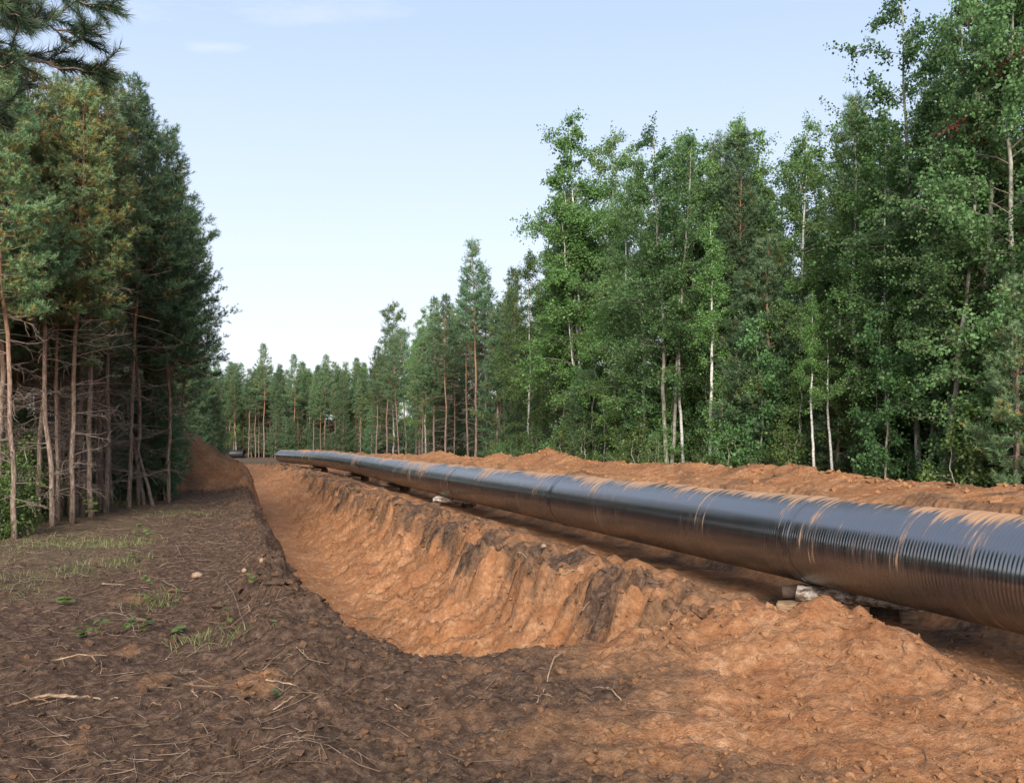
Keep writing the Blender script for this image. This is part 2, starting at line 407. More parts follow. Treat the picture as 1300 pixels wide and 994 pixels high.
HEAPS = [(14.0, 2.5, 0.3, 1.2), (17.4, 2.6, 0.26, 1.1), (20.5, 2.9, 0.22, 1.1), (27, 2.7, 0.25, 1.3), (34, 2.8, 0.25, 1.5), (44.5, 7.6, 0.55, 2.0), (31.5, 7.8, 0.22, 1.6), (25.5, 7.6, 0.2, 1.5), (66, 7.2, 0.35, 2.2), (57, 4.0, 0.25, 1.5), (38, 7.0, 0.15, 2.0), (22, 3.0, 0.16, 1.0), (52, 7.5, 0.3, 1.4)]
def terrain(X, Y, detail=True):
    X, Y = np.asarray(X, float), np.asarray(Y, float)
    off = X - axis_x(Y); al = Y * 1.047
    bell = ss(-5.6, -4.2, off) * (1 - ss(-2.0, -1.2, off))
    w = 0.5 * fbm(al * 0.22, off * 0.1 + 3, 2, 1) + 0.7 * (0.35 - np.abs(pn(al * 0.6, off * 0.25, 3))) + 0.6 * (0.3 - np.abs(pn(al * 1.5, off * 0.45, 4))) + 0.16 * pn(al * 4.2, off * 1.1, 5) + 0.12 * pn(al * 8, off * 2.6, 6)
    wl_ = 0.3 * fbm(al * 0.3, off * 0.1, 3, 9)
    o = off + w * bell + wl_ * ss(-9, -7.3, off) * (1 - ss(-6.0, -5.2, off))
    depth = 2.0 * (1 - 0.78 * ss(42, 90, Y)) * (1 - ss(91, 97, Y)) * ss(9.3, 12.0, Y - 0.8 * ss(-0.6, -2.0, X) * ss(15, 11, Y) + 0.35 * pn(X * 0.8, Y * 0.3, 31))
    frac = np.interp(o, [-7.25, -7.0, -6.45, -6.0, -4.8, -4.15, -3.2, -2.7, -2.4, -2.2, -2.0], [0, .14, .84, 1, 1.03, .93, .68, .50, .27, .06, 0])
    z0 = np.interp(off, [-80, -20, -10, -8.4, -7.4, -7.0, -2.3, -1.7, -0.8, 0.9, 1.5, 2.6, 5.6, 6.6, 7.5, 8.3, 9.8, 80], [.5, .15, .02, .02, .14, .08, .02, .1, .0, 0, .45, 1.18, 1.22, 1.3, 1.46, 1.3, .9, .8])
    far = ss(86, 106, Y)
    z0 = z0 * (1 - far) + 0.3 * far
    z0 = z0 + 0.2 * ss(40, 88, Y) * (1 - far) * (1 - ss(1.5, 3, off))
    for hy, ho, hh, hr in HEAPS:
        z0 = z0 + hh * np.exp(-(((Y - hy) / (hr * 1.5)) ** 2 + ((off - ho) / (hr * 0.8)) ** 2))
    # wheel ruts on the haul track behind the pipe
    rut = np.exp(-((off - 4.3 - 0.15 * np.sin(al * 0.2)) / 0.22) ** 2) + np.exp(-((off - 6.0 - 0.15 * np.sin(al * 0.2)) / 0.22) ** 2)
    z0 = z0 - 0.07 * rut * (1 - far)
    # spoil heap beside the left wood
    ax, ay, bx, by = -15.9, 44.5, -22.5, 62.0
    t = np.clip(((X - ax) * (bx - ax) + (Y - ay) * (by - ay)) / ((bx - ax) ** 2 + (by - ay) ** 2), 0, 1)
    d = np.hypot(X - ax - t * (bx - ax), Y - ay - t * (by - ay))
    d = d + 0.5 * fbm(X * 0.4, Y * 0.4, 3, 51)
    heap = (2.9 - 1.2 * t) * np.clip(1 - d / 4.0, 0, 1) ** 0.95
    # plug of earth across the near end of the trench
    prof = np.interp(X, [-3, -1.7, -1.0, -0.1, 0.8, 1.7, 2.35, 2.85, 3.5, 4.0, 4.5, 5.2, 6.5], [0, .05, -.06, .03, .16, .35, .48, .54, .50, .31, .09, -.03, 0])
    yc = 9.45 + 0.25 * pn(X * 0.6, 3.3, 12)
    gy = np.where(Y > yc, np.exp(-((Y - yc) / 0.75) ** 2), np.exp(-((Y - yc) / 1.35) ** 2))
    plug = prof * gy
    plug = plug * (1 + 0.25 * fbm(X * 1.3, Y * 1.3, 3, 81))
    berm = 0.32 * np.exp(-(((X + 3.1) / 0.7) ** 2 + ((Y - 12.4) / 1.5) ** 2)) + 0.27 * np.exp(-(((X + 2.4) / 0.65) ** 2 + ((Y - 10.6) / 1.0) ** 2)) + 0.16 * np.exp(-(((X + 3.6) / 0.8) ** 2 + ((Y - 15.0) / 1.8) ** 2))
    z = z0 - depth * frac + heap + plug + berm
    # roughness
    humus = (1 - ss(-7.6, -6.6, o)) * (1 - np.clip(heap, 0, 1))
    near = ss(16, 11, Y) * ss(-9, -6, off) * (1 - ss(-1.6, -0.6, off))
    rough = 0.6 + 0.9 * humus * ss(-24, -17, off) + 1.0 * near
    wall = ss(-4.8, -4.0, o) * (1 - ss(-2.3, -1.7, o)) * (depth > 0.2)
    z = z + 0.05 * fbm(X * 0.5, Y * 0.5, 2, 20) * 1.2
    z = z + rough * (0.045 * fbm(X * 1.7, Y * 1.7, 3, 21) + 0.03 * np.abs(pn(X * 4.2, Y * 4.2, 22)) + 0.022 * np.abs(pn(X * 9, Y * 9, 23)) + 0.013 * pn(X * 17, Y * 17, 24))
    z = z + wall * (0.2 * np.abs(pn(al * 2.4, off * 1.6, 39)) + 0.16 * np.abs(pn(al * 3.6, off * 2, 26)) + 0.09 * np.abs(pn(al * 8, off * 6, 27)) + 0.04 * pn(al * 16, off * 14, 32))
    bl = ss(-2.0, -1.6, off) * (1 - ss(-0.8, 0.2, off)) * (1 - far) * ss(10.5, 12.5, Y)
    z = z + bl * (0.22 * np.abs(pn(X * 1.1, Y * 1.1, 47)) + 0.12 * np.abs(pn(X * 2.7, Y * 2.7, 48)))
    floor_ = ss(-6.6, -6.0, o) * (1 - ss(-4.9, -4.2, o)) * (depth > 0.2)
    z = z + floor_ * (0.06 * np.abs(pn(X * 2.6, Y * 2.0, 35)) + 0.05 * np.abs(pn(X * 6, Y * 5, 36)))
    lip = np.exp(-((o + 7.4) / 0.5) ** 2) * (depth > 0.2)
    z = z + lip * (1 + 0.7 * ss(18, 13, Y)) * (0.16 * np.abs(pn(X * 2.2, Y * 1.8, 37)) + 0.13 * np.abs(pn(X * 5, Y * 5, 38)))
    rim = np.exp(-((o + 2.1) / 0.55) ** 2) * (depth > 0.2)
    z = z + rim * (0.26 * np.abs(pn(X * 2.0, Y * 2.0, 33)) + 0.18 * np.abs(pn(X * 5.5, Y * 5.5, 34)) - 0.05)
    top = ss(2.0, 4.0, off) * (1 - ss(9.5, 11, off))
    z = z + top * (0.07 * np.abs(pn(X * 2.2, Y * 2.2, 28)) + 0.05 * np.abs(pn(X * 5, Y * 5, 29))) + 0.14 * np.exp(-((off - 7.5) / 0.8) ** 2) * fbm(al * 0.8, off, 3, 30) * (1 - far)
    if not detail: return z
    # what the soil is made of
    trench = ss(-7.1, -6.75, o)
    n1, n2 = fbm(X * 0.8, Y * 0.8, 4, 40), fbm(X * 2.5, Y * 2.5, 4, 41)
    sand = trench * 1.0
    db = o + 0.42 * pn(al * 1.7, off * 0.4, 71) + 0.26 * pn(al * 5, off * 1.8, 72) + 0.12 * pn(al * 13, off * 6, 73)
    dark_band = ss(-2.66, -2.44, db) * (1 - ss(-1.9, -1.0, off))
    sand = sand - dark_band * np.clip(0.5 + 0.75 * n1 + 0.4 * pn(al * 3.2, off * 1.6, 43) + 0.2 * pn(al * 8, off * 4, 46), 0.12, 1.0)
    drip = ss(-4.4, -3.2, o) * (1 - ss(-2.9, -2.5, o)) * ss(0.15, 0.7, 0.7 * pn(al * 1.6, off * 0.35, 44) + 0.6 * pn(al * 5, off * 0.9, 45) + 0.35 * n2)
    sand = sand - 0.4 * drip
    bench = ss(-1.9, -1.2, off) * (1 - ss(0.8, 2.0, off))
    sand = sand - bench * np.clip(0.30 + 0.8 * n1, 0, 0.85)
    pl = ss(14.5, 11.5, Y) * (frac > -1) * ss(-1.3, 2.5, X + 1.0 * n1 + 0.4 * n2 + 0.18 * (Y - 9))
    fill = ss(13.0, 10.5, Y) * (1 - ss(-1.5, -0.5, off))
    sand = sand * (1 - fill) + fill * pl
    sand = sand * (1 - 0.45 * top * ss(0.25, 0.7, n1))
    sand = np.maximum(sand, ss(0.05, 0.35, heap) * np.clip(0.9 + 0.5 * n1, 0, 1))
    sand = np.maximum(sand, 0.5 * humus * ss(0.45, 0.8, n1 + 0.3 * n2) * (1 - ss(-9, -11, off)))
    lit = np.clip(ss(-8.0, -11.0, off) * ss(9, 19, Y + 4 * n1) * (1 - ss(0.05, 0.4, heap)), 0, 1) * 0.8
    lit = np.maximum(lit, ss(9.0, 11.0, off))
    lit = np.maximum(lit, far)
    return z, np.clip(sand, 0, 1), lit

def hz(x, y): return float(terrain(np.array([x]), np.array([y]), False)[0])
def at_px(px, py):
    """the point of the ground seen at a place in the photograph"""
    ys = np.geomspace(4.5, 200, 1500)
    xs = ys * (px - PX_CX) / FPX
    ray = CAM_H - ys * (py - HORIZON) / FPX
    hit = np.nonzero(terrain(xs, ys, False) >= ray)[0]
    i = hit[0] if len(hit) else len(ys) - 1
    return np.array([xs[i], ys[i], float(terrain(xs[i:i+1], ys[i:i+1], False)[0])])

def build_ground():
    g = lambda a, b, s: np.arange(a, b, s)
    right = 11 + np.cumsum(np.geomspace(0.15, 500, 46))
    left = -15 - np.cumsum(np.geomspace(0.12, 500, 46))
    cols = np.concatenate([left[::-1], g(-15, -11, .09), g(-11, -7.6, .05), g(-7.6, -1.5, .042), g(-1.5, 2, .07), g(2, 11, .1), right])
    rows = [np.array([-400, -200, -100, -50, -25, -12, -6, -3, -1, 0.5, 1.5, 2.5])]
    y, r = 3.2, []
    while y < 112: r.append(y); y += max(0.03, 0.0047 * y)
    rows.append(np.array(r)); rows.append(112 + np.cumsum(np.geomspace(0.7, 900, 40)))
    rows = np.concatenate(rows)
    YY, OO = np.meshgrid(rows, cols, indexing='ij')
    XX = axis_x(YY) + OO
    z, sand, lit = terrain(XX, YY)
    v = np.stack([XX, YY, z], -1).reshape(-1, 3)
    nr, nc = len(rows), len(cols)
    i = np.arange(nr - 1)[:, None] * nc + np.arange(nc - 1)[None]
    q = np.stack([i, i + 1, i + nc + 1, i + nc], -1).reshape(-1, 4)
    me = make_mesh("ground", v, [q], True, {"sand": sand.ravel(), "litter": lit.ravel()})
    link("ground", me, M['ground'], kind='structure')
build_ground()

# ------------------------------------------------------------------ pipeline
R_PIPE = 0.6
def pipe_mesh(name, y0, y1, r, thick=None, step=0.25):
    n = max(3, int((y1 - y0) / step)); Y = np.linspace(y0, y1, n)
    p = np.stack([pipe_x(Y), Y, pipe_z(Y)], 1)
    t = np.gradient(p, axis=0); t = unit(t)
    sd = unit(np.cross(t, np.array([0, 0, 1.0]))); up = np.cross(sd, t)
    seg = 72
    a = np.linspace(-pi, pi, seg + 1)
    rr = np.broadcast_to(np.asarray(r, float), (n,))
    v = p[:, None] + rr[:, None, None] * (np.sin(a)[None, :, None] * sd[:, None] + np.cos(a)[None, :, None] * up[:, None])
    arc = np.concatenate([[0], np.cumsum(np.linalg.norm(np.diff(p, axis=0), axis=1))]) + y0 * 1.047
    s = seg + 1
    i = np.arange(n - 1)[:, None] * s + np.arange(seg)[None]
    q = [np.stack([i, i + 1, i + s + 1, i + s], -1).reshape(-1, 4)]
    V = v.reshape(-1, 3); A = np.tile(a, n); S = np.repeat(arc, s)
    if thick:                       # open end: rim and inner wall at y1
        e = v[-1]; inn = p[-1] + (e - p[-1]) * (1 - thick / r); deep = inn - t[-1] * 4.0
        b = len(V); V = np.concatenate([V, inn, deep]); A = np.concatenate([A, a, a]); S = np.concatenate([S, np.full(2 * s, arc[-1])])
        j = np.arange(seg); k = (n - 1) * s
        q.append(np.stack([k + j, k + j + 1, b + j + 1, b + j], -1)); q.append(np.stack([b + j, b + j + 1, b + s + j + 1, b + s + j], -1))
    return make_mesh(name, V, q, True, {"arc": S, "ang": A})

pl = thing("pipeline", "long black ribbed steel pipeline with mud streaks on timber blocks beside the trench", "pipeline", (0, 0, 0))
joints = [-8.0, 2.5, 12.35, 21.4, 31.1, 41.5, 52.0, 62.5, 73.0, 88.0]
for a, b in zip(joints[:-1], joints[1:]):
    link("pipe_section", pipe_mesh("pipe_section", a, b, R_PIPE, 0.03 if b == 88.0 else None), M['pipe'], pl)
for j in joints[1:-1]:
    w = 0.13
    n = 9; prof = np.array([0.000, .008, .008, .008, .014, .008, .008, .008, .000]) + 0.002
    me = pipe_mesh("joint_sleeve", j - w, j + w, R_PIPE, None, 2 * w / 9.01)
    # re-shape the ring radii
    co = np.empty(len(me.vertices) * 3, np.float32); me.vertices.foreach_get("co", co); co = co.reshape(-1, 3)
    s = 73; nr = len(co) // s
    for r_ in range(nr):
        ring = co[r_ * s:(r_ + 1) * s]; c = ring[:-1].mean(0)
        co[r_ * s:(r_ + 1) * s] = c + (ring - c) * (1 + prof[min(r_, 8)] / R_PIPE)
    me.vertices.foreach_set("co", co.ravel())
    link("joint_sleeve", me, M['pipe'], pl)

# loose earth lying along the crest of the pipe
def crest_soil():
    n, m = 1500, 15
    Y = np.geomspace(7, 80, n)
    p = np.stack([pipe_x(Y), Y, pipe_z(Y)], 1); t = unit(np.gradient(p, axis=0))
    sd = unit(np.cross(t, np.array([0, 0, 1.0]))); up = np.cross(sd, t)
    al = Y * 1.047
    edge = 0.13 + 0.22 * fbm(al * 0.55, 0 * al, 3, 60) + 0.09 * pn(al * 4.5, al * 0, 61) + 0.05 * pn(al * 13, 0 * al, 62)
    hgt = np.clip(0.085 + 0.03 * ss(24, 14, Y) + 0.11 * fbm(al * 0.6, 0 * al + 5, 4, 63), 0.0, 0.3)
    u = np.linspace(0, 1, m)
    ang = (-edge[:, None]) * (1 - u)[None] + (0.95 + 0.2 * pn(al, 0 * al, 66))[:, None] * u[None]
    bump = np.sin(np.pi * np.clip(u, 0, 1)) ** 0.55
    th = hgt[:, None] * bump[None] * (1 + 0.5 * pn(al[:, None] * 3 + u * 0, u[None] * 5 + al[:, None] * 0, 64) + 0.3 * pn(al[:, None] * 8, u[None] * 9, 65)) - 0.02
    th = np.where(edge[:, None] < -0.02, th - 0.03, th)
    r = R_PIPE + th
    v = p[:, None] + r[..., None] * (np.sin(ang)[..., None] * sd[:, None] + np.cos(ang)[..., None] * up[:, None])
    i = np.arange(n - 1)[:, None] * m + np.arange(m - 1)[None]
    q = np.stack([i, i + 1, i + m + 1, i + m], -1).reshape(-1, 4)
    dk = np.clip(0.9 + 0.9 * fbm(al[:, None] * 0.7 + u[None] * 0, u[None] * 1.5 + al[:, None] * 0, 3, 67), 0.15, 1)
    me = make_mesh("crest_soil", v.reshape(-1, 3), [q], True, {"rnd": dk.ravel()})
    o = link("crest_soil", me, M['soil'], kind='stuff'); o["label"] = "crust of loose orange earth lying along the top of the pipeline"; o["category"] = "soil"
crest_soil()

def box_mesh(name, sx, sy, sz, jit=0.006, bev=0.012, seed=0):
    import bmesh
    bm = bmesh.new(); bmesh.ops.create_cube(bm, size=1)
    r = random.Random(seed)
    for v in bm.verts: v.co = mathutils.Vector((v.co.x * sx, v.co.y * sy, v.co.z * sz))
    bmesh.ops.subdivide_edges(bm, edges=bm.edges, cuts=2, use_grid_fill=True)
    bmesh.ops.bevel(bm, geom=[e for e in bm.edges if e.calc_face_angle(0) > 0.5], offset=bev, segments=2, affect='EDGES')
    for v in bm.verts: v.co += mathutils.Vector((r.uniform(-jit, jit), r.uniform(-jit, jit), r.uniform(-jit, jit)))
    me = bpy.data.meshes.new(name); bm.to_mesh(me); bm.free()
    return me
def log_mesh(name, L, r, seed):
    g = Geo(); n = 14; x = np.linspace(-L / 2, L / 2, n)
    rr = np.random.default_rng(seed)
    pts = np.stack([x, 0.01 * rr.standard_normal(n), 0.008 * rr.standard_normal(n)], 1)
    g.tube(pts, r * (1 + 0.05 * rr.standard_normal(n)), 14)
    return g.mesh(name, True)

pipe_dir = math.atan2(1, -0.31)
supports = [(12.25, "timber crib with peeling birch log under the nearest visible pipe joint"),
            (33.0, "low timber crib holding the pipe where the trench rim is most ragged"),
            (45.0, "small timber crib second beyond the ragged rim, in shadow under the pipe"),
            (57.0, "small timber crib third along the rim towards the far pipe end"),
            (72.0, "farthest timber crib, just before the open end of the pipeline")]
for i, (y, lab) in enumerate(supports):
    x = float(pipe_x(y)); zb = float(pipe_z(y)) - R_PIPE; zg = hz(x, y)
    t = thing("timber_support", lab, "support", (x + (0.22 if i == 0 else 0), y - (0.15 if i == 0 else 0), zg - 0.03), 0, "timber cribs under the pipeline")
    hgt = zb - zg + 0.03
    r = 0.115 if i == 0 else 0.11
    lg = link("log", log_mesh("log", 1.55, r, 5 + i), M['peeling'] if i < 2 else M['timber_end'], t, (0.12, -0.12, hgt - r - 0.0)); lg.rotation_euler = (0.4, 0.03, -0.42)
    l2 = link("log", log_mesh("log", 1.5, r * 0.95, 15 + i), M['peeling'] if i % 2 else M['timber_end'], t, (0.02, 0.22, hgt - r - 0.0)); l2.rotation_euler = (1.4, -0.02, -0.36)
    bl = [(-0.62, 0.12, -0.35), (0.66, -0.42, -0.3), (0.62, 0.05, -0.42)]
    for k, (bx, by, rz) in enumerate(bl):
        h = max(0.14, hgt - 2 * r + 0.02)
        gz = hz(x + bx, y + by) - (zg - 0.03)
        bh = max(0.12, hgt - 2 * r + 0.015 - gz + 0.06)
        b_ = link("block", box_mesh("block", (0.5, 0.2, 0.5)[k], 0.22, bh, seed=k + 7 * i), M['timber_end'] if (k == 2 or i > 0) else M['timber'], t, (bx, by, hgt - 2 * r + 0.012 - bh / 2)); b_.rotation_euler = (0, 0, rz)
    # a stout block leaning on the near side
    if i == 0:
        ex = link("block", box_mesh("block", 0.17, 0.2, 0.30, seed=99), M['timber'], t, (-0.46, -0.35, 0.16)); ex.rotation_euler = (0.06, -0.05, -0.3)

# separate length of black pipe lying across the far end
def far_pipe():
    p0, p1 = np.array([-50.0, 140.5, 0.95]), np.array([-40.6, 137.5, 0.95])
    t = thing("pipe_length", "short loose length of black pipe lying beyond the far end of the trench", "pipe", tuple(p1))
    g = Geo(); ax = unit(p1 - p0)
    def ring(c, r):
        sd = unit(np.cross(ax, [0, 0, 1.0])); up = np.cross(sd, ax); a = np.linspace(0, 2 * pi, 40, endpoint=False)
        return c + r * (np.cos(a)[:, None] * sd + np.sin(a)[:, None] * up)
    L = p0 - p1
    rings = [ring(L, .6), ring(L * 0.5, .6), ring(L * 0, .6), ring(L * 0, .55), ring(L * 0.4, .55)]
    v = np.concatenate(rings); q = []
    for k in range(4):
        j = np.arange(40); q.append(np.stack([k * 40 + j, k * 40 + (j + 1) % 40, (k + 1) * 40 + (j + 1) % 40, (k + 1) * 40 + j], 1))
    g.add(v, None, np.concatenate(q)); link("barrel", g.mesh("barrel", True), M['black'], t)
    g = Geo(); g.add(np.concatenate([ring(L * 0.004, .625), ring(-ax * 0 + L * -0.004, .625), ring(L * -0.004, .56), ring(L * 0.004, .56)]), None,
          np.concatenate([np.stack([k * 40 + np.arange(40), k * 40 + (np.arange(40) + 1) % 40, ((k + 1) % 4) * 40 + (np.arange(40) + 1) % 40, ((k + 1) % 4) * 40 + np.arange(40)], 1) for k in range(4)]))
    link("end_ring", g.mesh("end_ring", True), M['sleeve'], t)
far_pipe()

# ------------------------------------------------------------------ trees
def blades(g, p, ax, L, K, nl, nw, r, rg, spread=0.85):
    """tufts of needles: shoots from p along ax of length L, K needles each"""
    T = len(p)
    a = unit(ax); ref = unit(rg.standard_normal((T, 3))); s1 = unit(np.cross(a, ref)); s2 = np.cross(a, s1)
    tt = rg.uniform(0.05, 1, (T, K)); ph = rg.uniform(0, 2 * pi, (T, K))
    rad = np.cos(ph)[..., None] * s1[:, None] + np.sin(ph)[..., None] * s2[:, None]
    base = p[:, None] + a[:, None] * (np.asarray(L).reshape(-1, 1) * tt)[..., None]
    d = unit(a[:, None] * rg.uniform(0.45, 1.0, (T, K))[..., None] + spread * rad)
    w = unit(np.cross(d, rad + 0.3 * rg.standard_normal((T, K, 3))))
    l = nl * rg.uniform(0.7, 1.2, (T, K))[..., None]
    v = np.stack([base - w * nw / 2, base + w * nw / 2, base + d * l], 2).reshape(-1, 3)
    n = T * K
    g.add(v, np.arange(n * 3).reshape(-1, 3), None, np.repeat(np.clip(np.asarray(r), 0, 1), K * 3))

def leaves(g, p, size, r, rg, droop=0.4):
    n = len(p)
    d = rg.standard_normal((n, 3)); d[:, 2] -= droop * 2; d = unit(d)
    nn = rg.standard_normal((n, 3)); nn[:, 2] += 0.8
    w = unit(np.cross(d, nn)); s = (size * rg.uniform(0.65, 1.25, n))[:, None]
    v = np.stack([p, p + d * s * 0.45 + w * s * 0.42, p + d * s, p + d * s * 0.45 - w * s * 0.42], 1).reshape(-1, 3)
    i = np.arange(n) * 4
    g.add(v, None, np.stack([i, i + 1, i + 2, i + 3], 1), np.repeat(np.clip(r, 0, 1), 4))

def trunk_path(h, rg, wob=0.12, n=22, lean=(0, 0)):
    z = np.linspace(-0.25, h, n)
    x = np.cumsum(rg.standard_normal(n)) * wob / 3; y = np.cumsum(rg.standard_normal(n)) * wob / 3
    x -= x[0]; y -= y[0]
    return np.stack([x + lean[0] * z, y + lean[1] * z, z], 1)
def on_path(path, z):
    return np.array([np.interp(z, path[:, 2], path[:, k]) for k in range(3)])

def pine_geo(seed, h, cb, R, r0=0.115, yellow=0.06, dens=1.0, dead=26, K=13, nl=0.14, nw=0.022):
    rg = np.random.default_rng(seed); tr, cr = Geo(), Geo(); bare = []
    path = trunk_path(h, rg, 0.1); zs = path[:, 2]
    rad = r0 * np.clip(1 - zs / h, 0.0, 1) ** 0.75 + 0.012; rad[0] *= 1.35; rad[1] *= 1.08
    tr.tube(path, rad, 10)
    P, A, Ls, Rn = [], [], [], []
    z = cb
    while z < h - 0.25:
        t = (z - cb) / (h - cb)
        prof = (0.62 + 0.38 * min(1, t / 0.2)) * (1 - t) ** 0.85 + 0.05
        nb = rg.integers(4, 7); a0 = rg.uniform(0, 2 * pi)
        for k in range(nb):
            L = R * prof * rg.uniform(0.6, 1.25)
            a = a0 + 2 * pi * k / nb + rg.uniform(-0.4, 0.4)
            el = radians(-6 + 58 * t + rg.uniform(-12, 12))
            b0 = on_path(path, z + rg.uniform(-0.12, 0.12))
            hd = np.array([cos(a), sin(a), 0])
            u = np.linspace(0, 1, 5)[:, None]
            br = b0 + hd * (L * u * cos(el)) + np.array([0, 0, 1.0]) * (L * (u * sin(el) + 0.22 * u ** 2.2 - 0.06 * np.sin(u * pi)))
            br[1:] += 0.04 * L * rg.standard_normal((4, 3))
            tr.tube(br, np.linspace(0.012 + 0.009 * L, 0.005, 5), 4, 0.7, False)
            old = rg.random() < yellow * 3
            ns = max(3, int((3 + 5.2 * L) * dens))
            for q in range(ns):
                f = rg.uniform(0.22, 1.0) ** 0.8
                bp = br[0] * 0 + np.array([np.interp(f, u[:, 0], br[:, c]) for c in range(3)])
                da = a + rg.choice([-1, 1]) * rg.uniform(0.35, 1.1)
                tl = (0.16 + 0.32 * L * (1.15 - f)) * rg.uniform(0.6, 1.2)
                td = unit(np.array([cos(da), sin(da), rg.uniform(0.05, 0.75)]))
                for s_ in np.arange(0.1, tl + 0.12, 0.17):
                    for side in range(2):
                        P.append(bp + td * s_ + 0.05 * rg.standard_normal(3)); 
                        A.append(td + np.array([0, 0, 0.55]) + 0.55 * rg.standard_normal(3)); Ls.append(rg.uniform(0.12, 0.24))
                        inner = 1 - f
                        c = 0.12 + 0.5 * rg.random() + 0.22 * t
                        if rg.random() < yellow * (0.4 + 2.2 * inner) or (old and rg.random() < 0.45): c = rg.uniform(0.86, 1.0)
                        else: c = min(c, 0.84)
                        Rn.append(c)
            P.append(br[-1]); A.append(br[-1] - br[-2] + [0, 0, 0.2]); Ls.append(0.25); Rn.append(0.6)
        z += rg.uniform(0.28, 0.5)
    for k in range(12):
        P.append(path[-1] - [0, 0, 0.1 * k]); A.append(np.array([0, 0, 1.0]) + 0.3 * rg.standard_normal(3)); Ls.append(0.3); Rn.append(0.6)
    blades(cr, np.array(P), np.array(A), np.array(Ls), K, nl, nw, np.array(Rn), rg)
    for k in range(dead):
        z = rg.uniform(0.9, cb + 1.8); g = Geo()
        a = rg.uniform(0, 2 * pi); L = rg.uniform(0.6, 1.3) + 1.1 * rg.random() * (z / cb)
        b0 = on_path(path, z); hd = np.array([cos(a), sin(a), rg.uniform(-0.25, 0.45)])
        u = np.linspace(0, 1, 5)[:, None]
        br = b0 + hd * L * u + np.array([0, 0, 1]) * (-0.25 * L * u ** 2 + 0.3 * L * rg.random() * u ** 3) + 0.035 * L * rg.standard_normal((5, 3)) * u
        g.tube(br, np.linspace(0.015, 0.005, 5), 4, 0.9, False)
        for q in range(rg.integers(3, 8)):
            f = rg.uniform(0.25, 0.95); bp = np.array([np.interp(f, u[:, 0], br[:, c]) for c in range(3)])
            d = unit(hd + 0.8 * rg.standard_normal(3)); l = rg.uniform(0.2, 0.5)
            g.tube(np.array([bp, bp + d * l * 0.5 + 0.03 * rg.standard_normal(3), bp + d * l + [0, 0, -0.06]]), [0.008, 0.007, 0.004], 3, 0.9, False)
        bare.append(g)
    return tr, cr, bare

def broad_geo(seed, h, cb, R, r0, leaf, nleaf, stems=1, droop=0.4, up=50, red=0.0, top=0.5, wob=0.085, weep=0.0, tip=0.12):
    rg = np.random.default_rng(seed); tr, cr = Geo(), Geo()
    tips = []
    for s in range(stems):
        hh = h * (1 - 0.13 * s * rg.uniform(0.5, 1)); ang = rg.uniform(0, 2 * pi)
        ln = (0.0, 0.0) if stems == 1 else (0.05 * cos(ang), 0.05 * sin(ang))
        path = trunk_path(hh, rg, wob, 24, ln) + np.array([0.18 * s * cos(ang), 0.18 * s * sin(ang), 0])
        rr = r0 * (1 - 0.2 * s)
        rad = rr * np.clip(1 - path[:, 2] / hh, 0, 1) ** 0.8 + 0.008; rad[0] *= 1.4; rad[1] *= 1.12
        tr.tube(path, rad, 10)
        z = cb * rg.uniform(0.9, 1.2)
        while z < hh - 0.2:
            t = (z - cb) / (hh - cb)
            prof = np.interp(t, [0, 0.12, top, 0.8, 1], [0.7, 0.95, 1.0, 0.62 + 0.8 * (tip - 0.12), tip])
            L = R * prof * rg.uniform(0.55, 1.25) * (1 if stems == 1 else 0.85)
            a = rg.uniform(0, 2 * pi); el = radians(up * (0.55 + 0.55 * t) + rg.uniform(-18, 18))
            b0 = on_path(path, z); hd = np.array([cos(a) * cos(el), sin(a) * cos(el), sin(el)])
            u = np.linspace(0, 1, 6)[:, None]
            br = b0 + hd * L * u + np.array([0, 0, -1.0]) * ((0.22 + weep) * L * u ** 2.2) + 0.05 * L * rg.standard_normal((6, 3)) * u
            tr.tube(br, np.linspace(max(0.012, 0.2 * np.interp(z, path[:, 2], rad) + 0.006 * L), 0.004, 6), 4, 0.75, False)
            for q in range(int(3 + 4.5 * L)):
                f = rg.uniform(0.2, 1.0); bp = np.array([np.interp(f, u[:, 0], br[:, c]) for c in range(3)])
                d = unit(hd * 0.7 + 0.75 * rg.standard_normal(3) + [0, 0, -0.2 - 0.8 * weep]); l = rg.uniform(0.25, 0.75) * (0.5 + 0.3 * L)
                e = bp + d * l + [0, 0, -0.12 * l - weep * 0.4 * l]
                tr.tube(np.array([bp, (bp + e) / 2 + 0.03 * rg.standard_normal(3), e]), [0.007, 0.005, 0.003], 3, 1.0, False)
                tips.append((bp, e, z / h))
            z += rg.uniform(0.14, 0.32) * (1.0 if stems == 1 else 1.4)
        tips.append((path[-3], path[-1] + [0, 0, 0.1], 1.0)); tips.append((path[-2], path[-1] + [0, 0, 0.25], 1.0))
    B, E, Z = np.array([x[0] for x in tips]), np.array([x[1] for x in tips]), np.array([x[2] for x in tips])
    k = max(4, nleaf // len(tips)); n = len(tips) * k
    idx = np.repeat(np.arange(len(tips)), k)
    f = rg.uniform(0.05, 1.08, n)[:, None]
    p = B[idx] * (1 - f) + E[idx] * f + 0.085 * rg.standard_normal((n, 3))
    tw = rg.random(len(tips))
    c = 0.1 + 0.5 * rg.random(n) + 0.3 * tw[idx] * rg.random(n)
    rare = rg.random(n) < 0.006; c = np.where(rare, 0.985, np.minimum(c, 0.93))
    if red:
        reds = (tw[idx] < red) & (Z[idx] > 0.62) & (Z[idx] < 0.85) & (rg.random(n) < 0.7); c = np.where(reds, rg.uniform(0.86, 1.0, n), np.minimum(c, 0.8))
    leaves(cr, p, leaf, c, rg, droop)
    return tr, cr

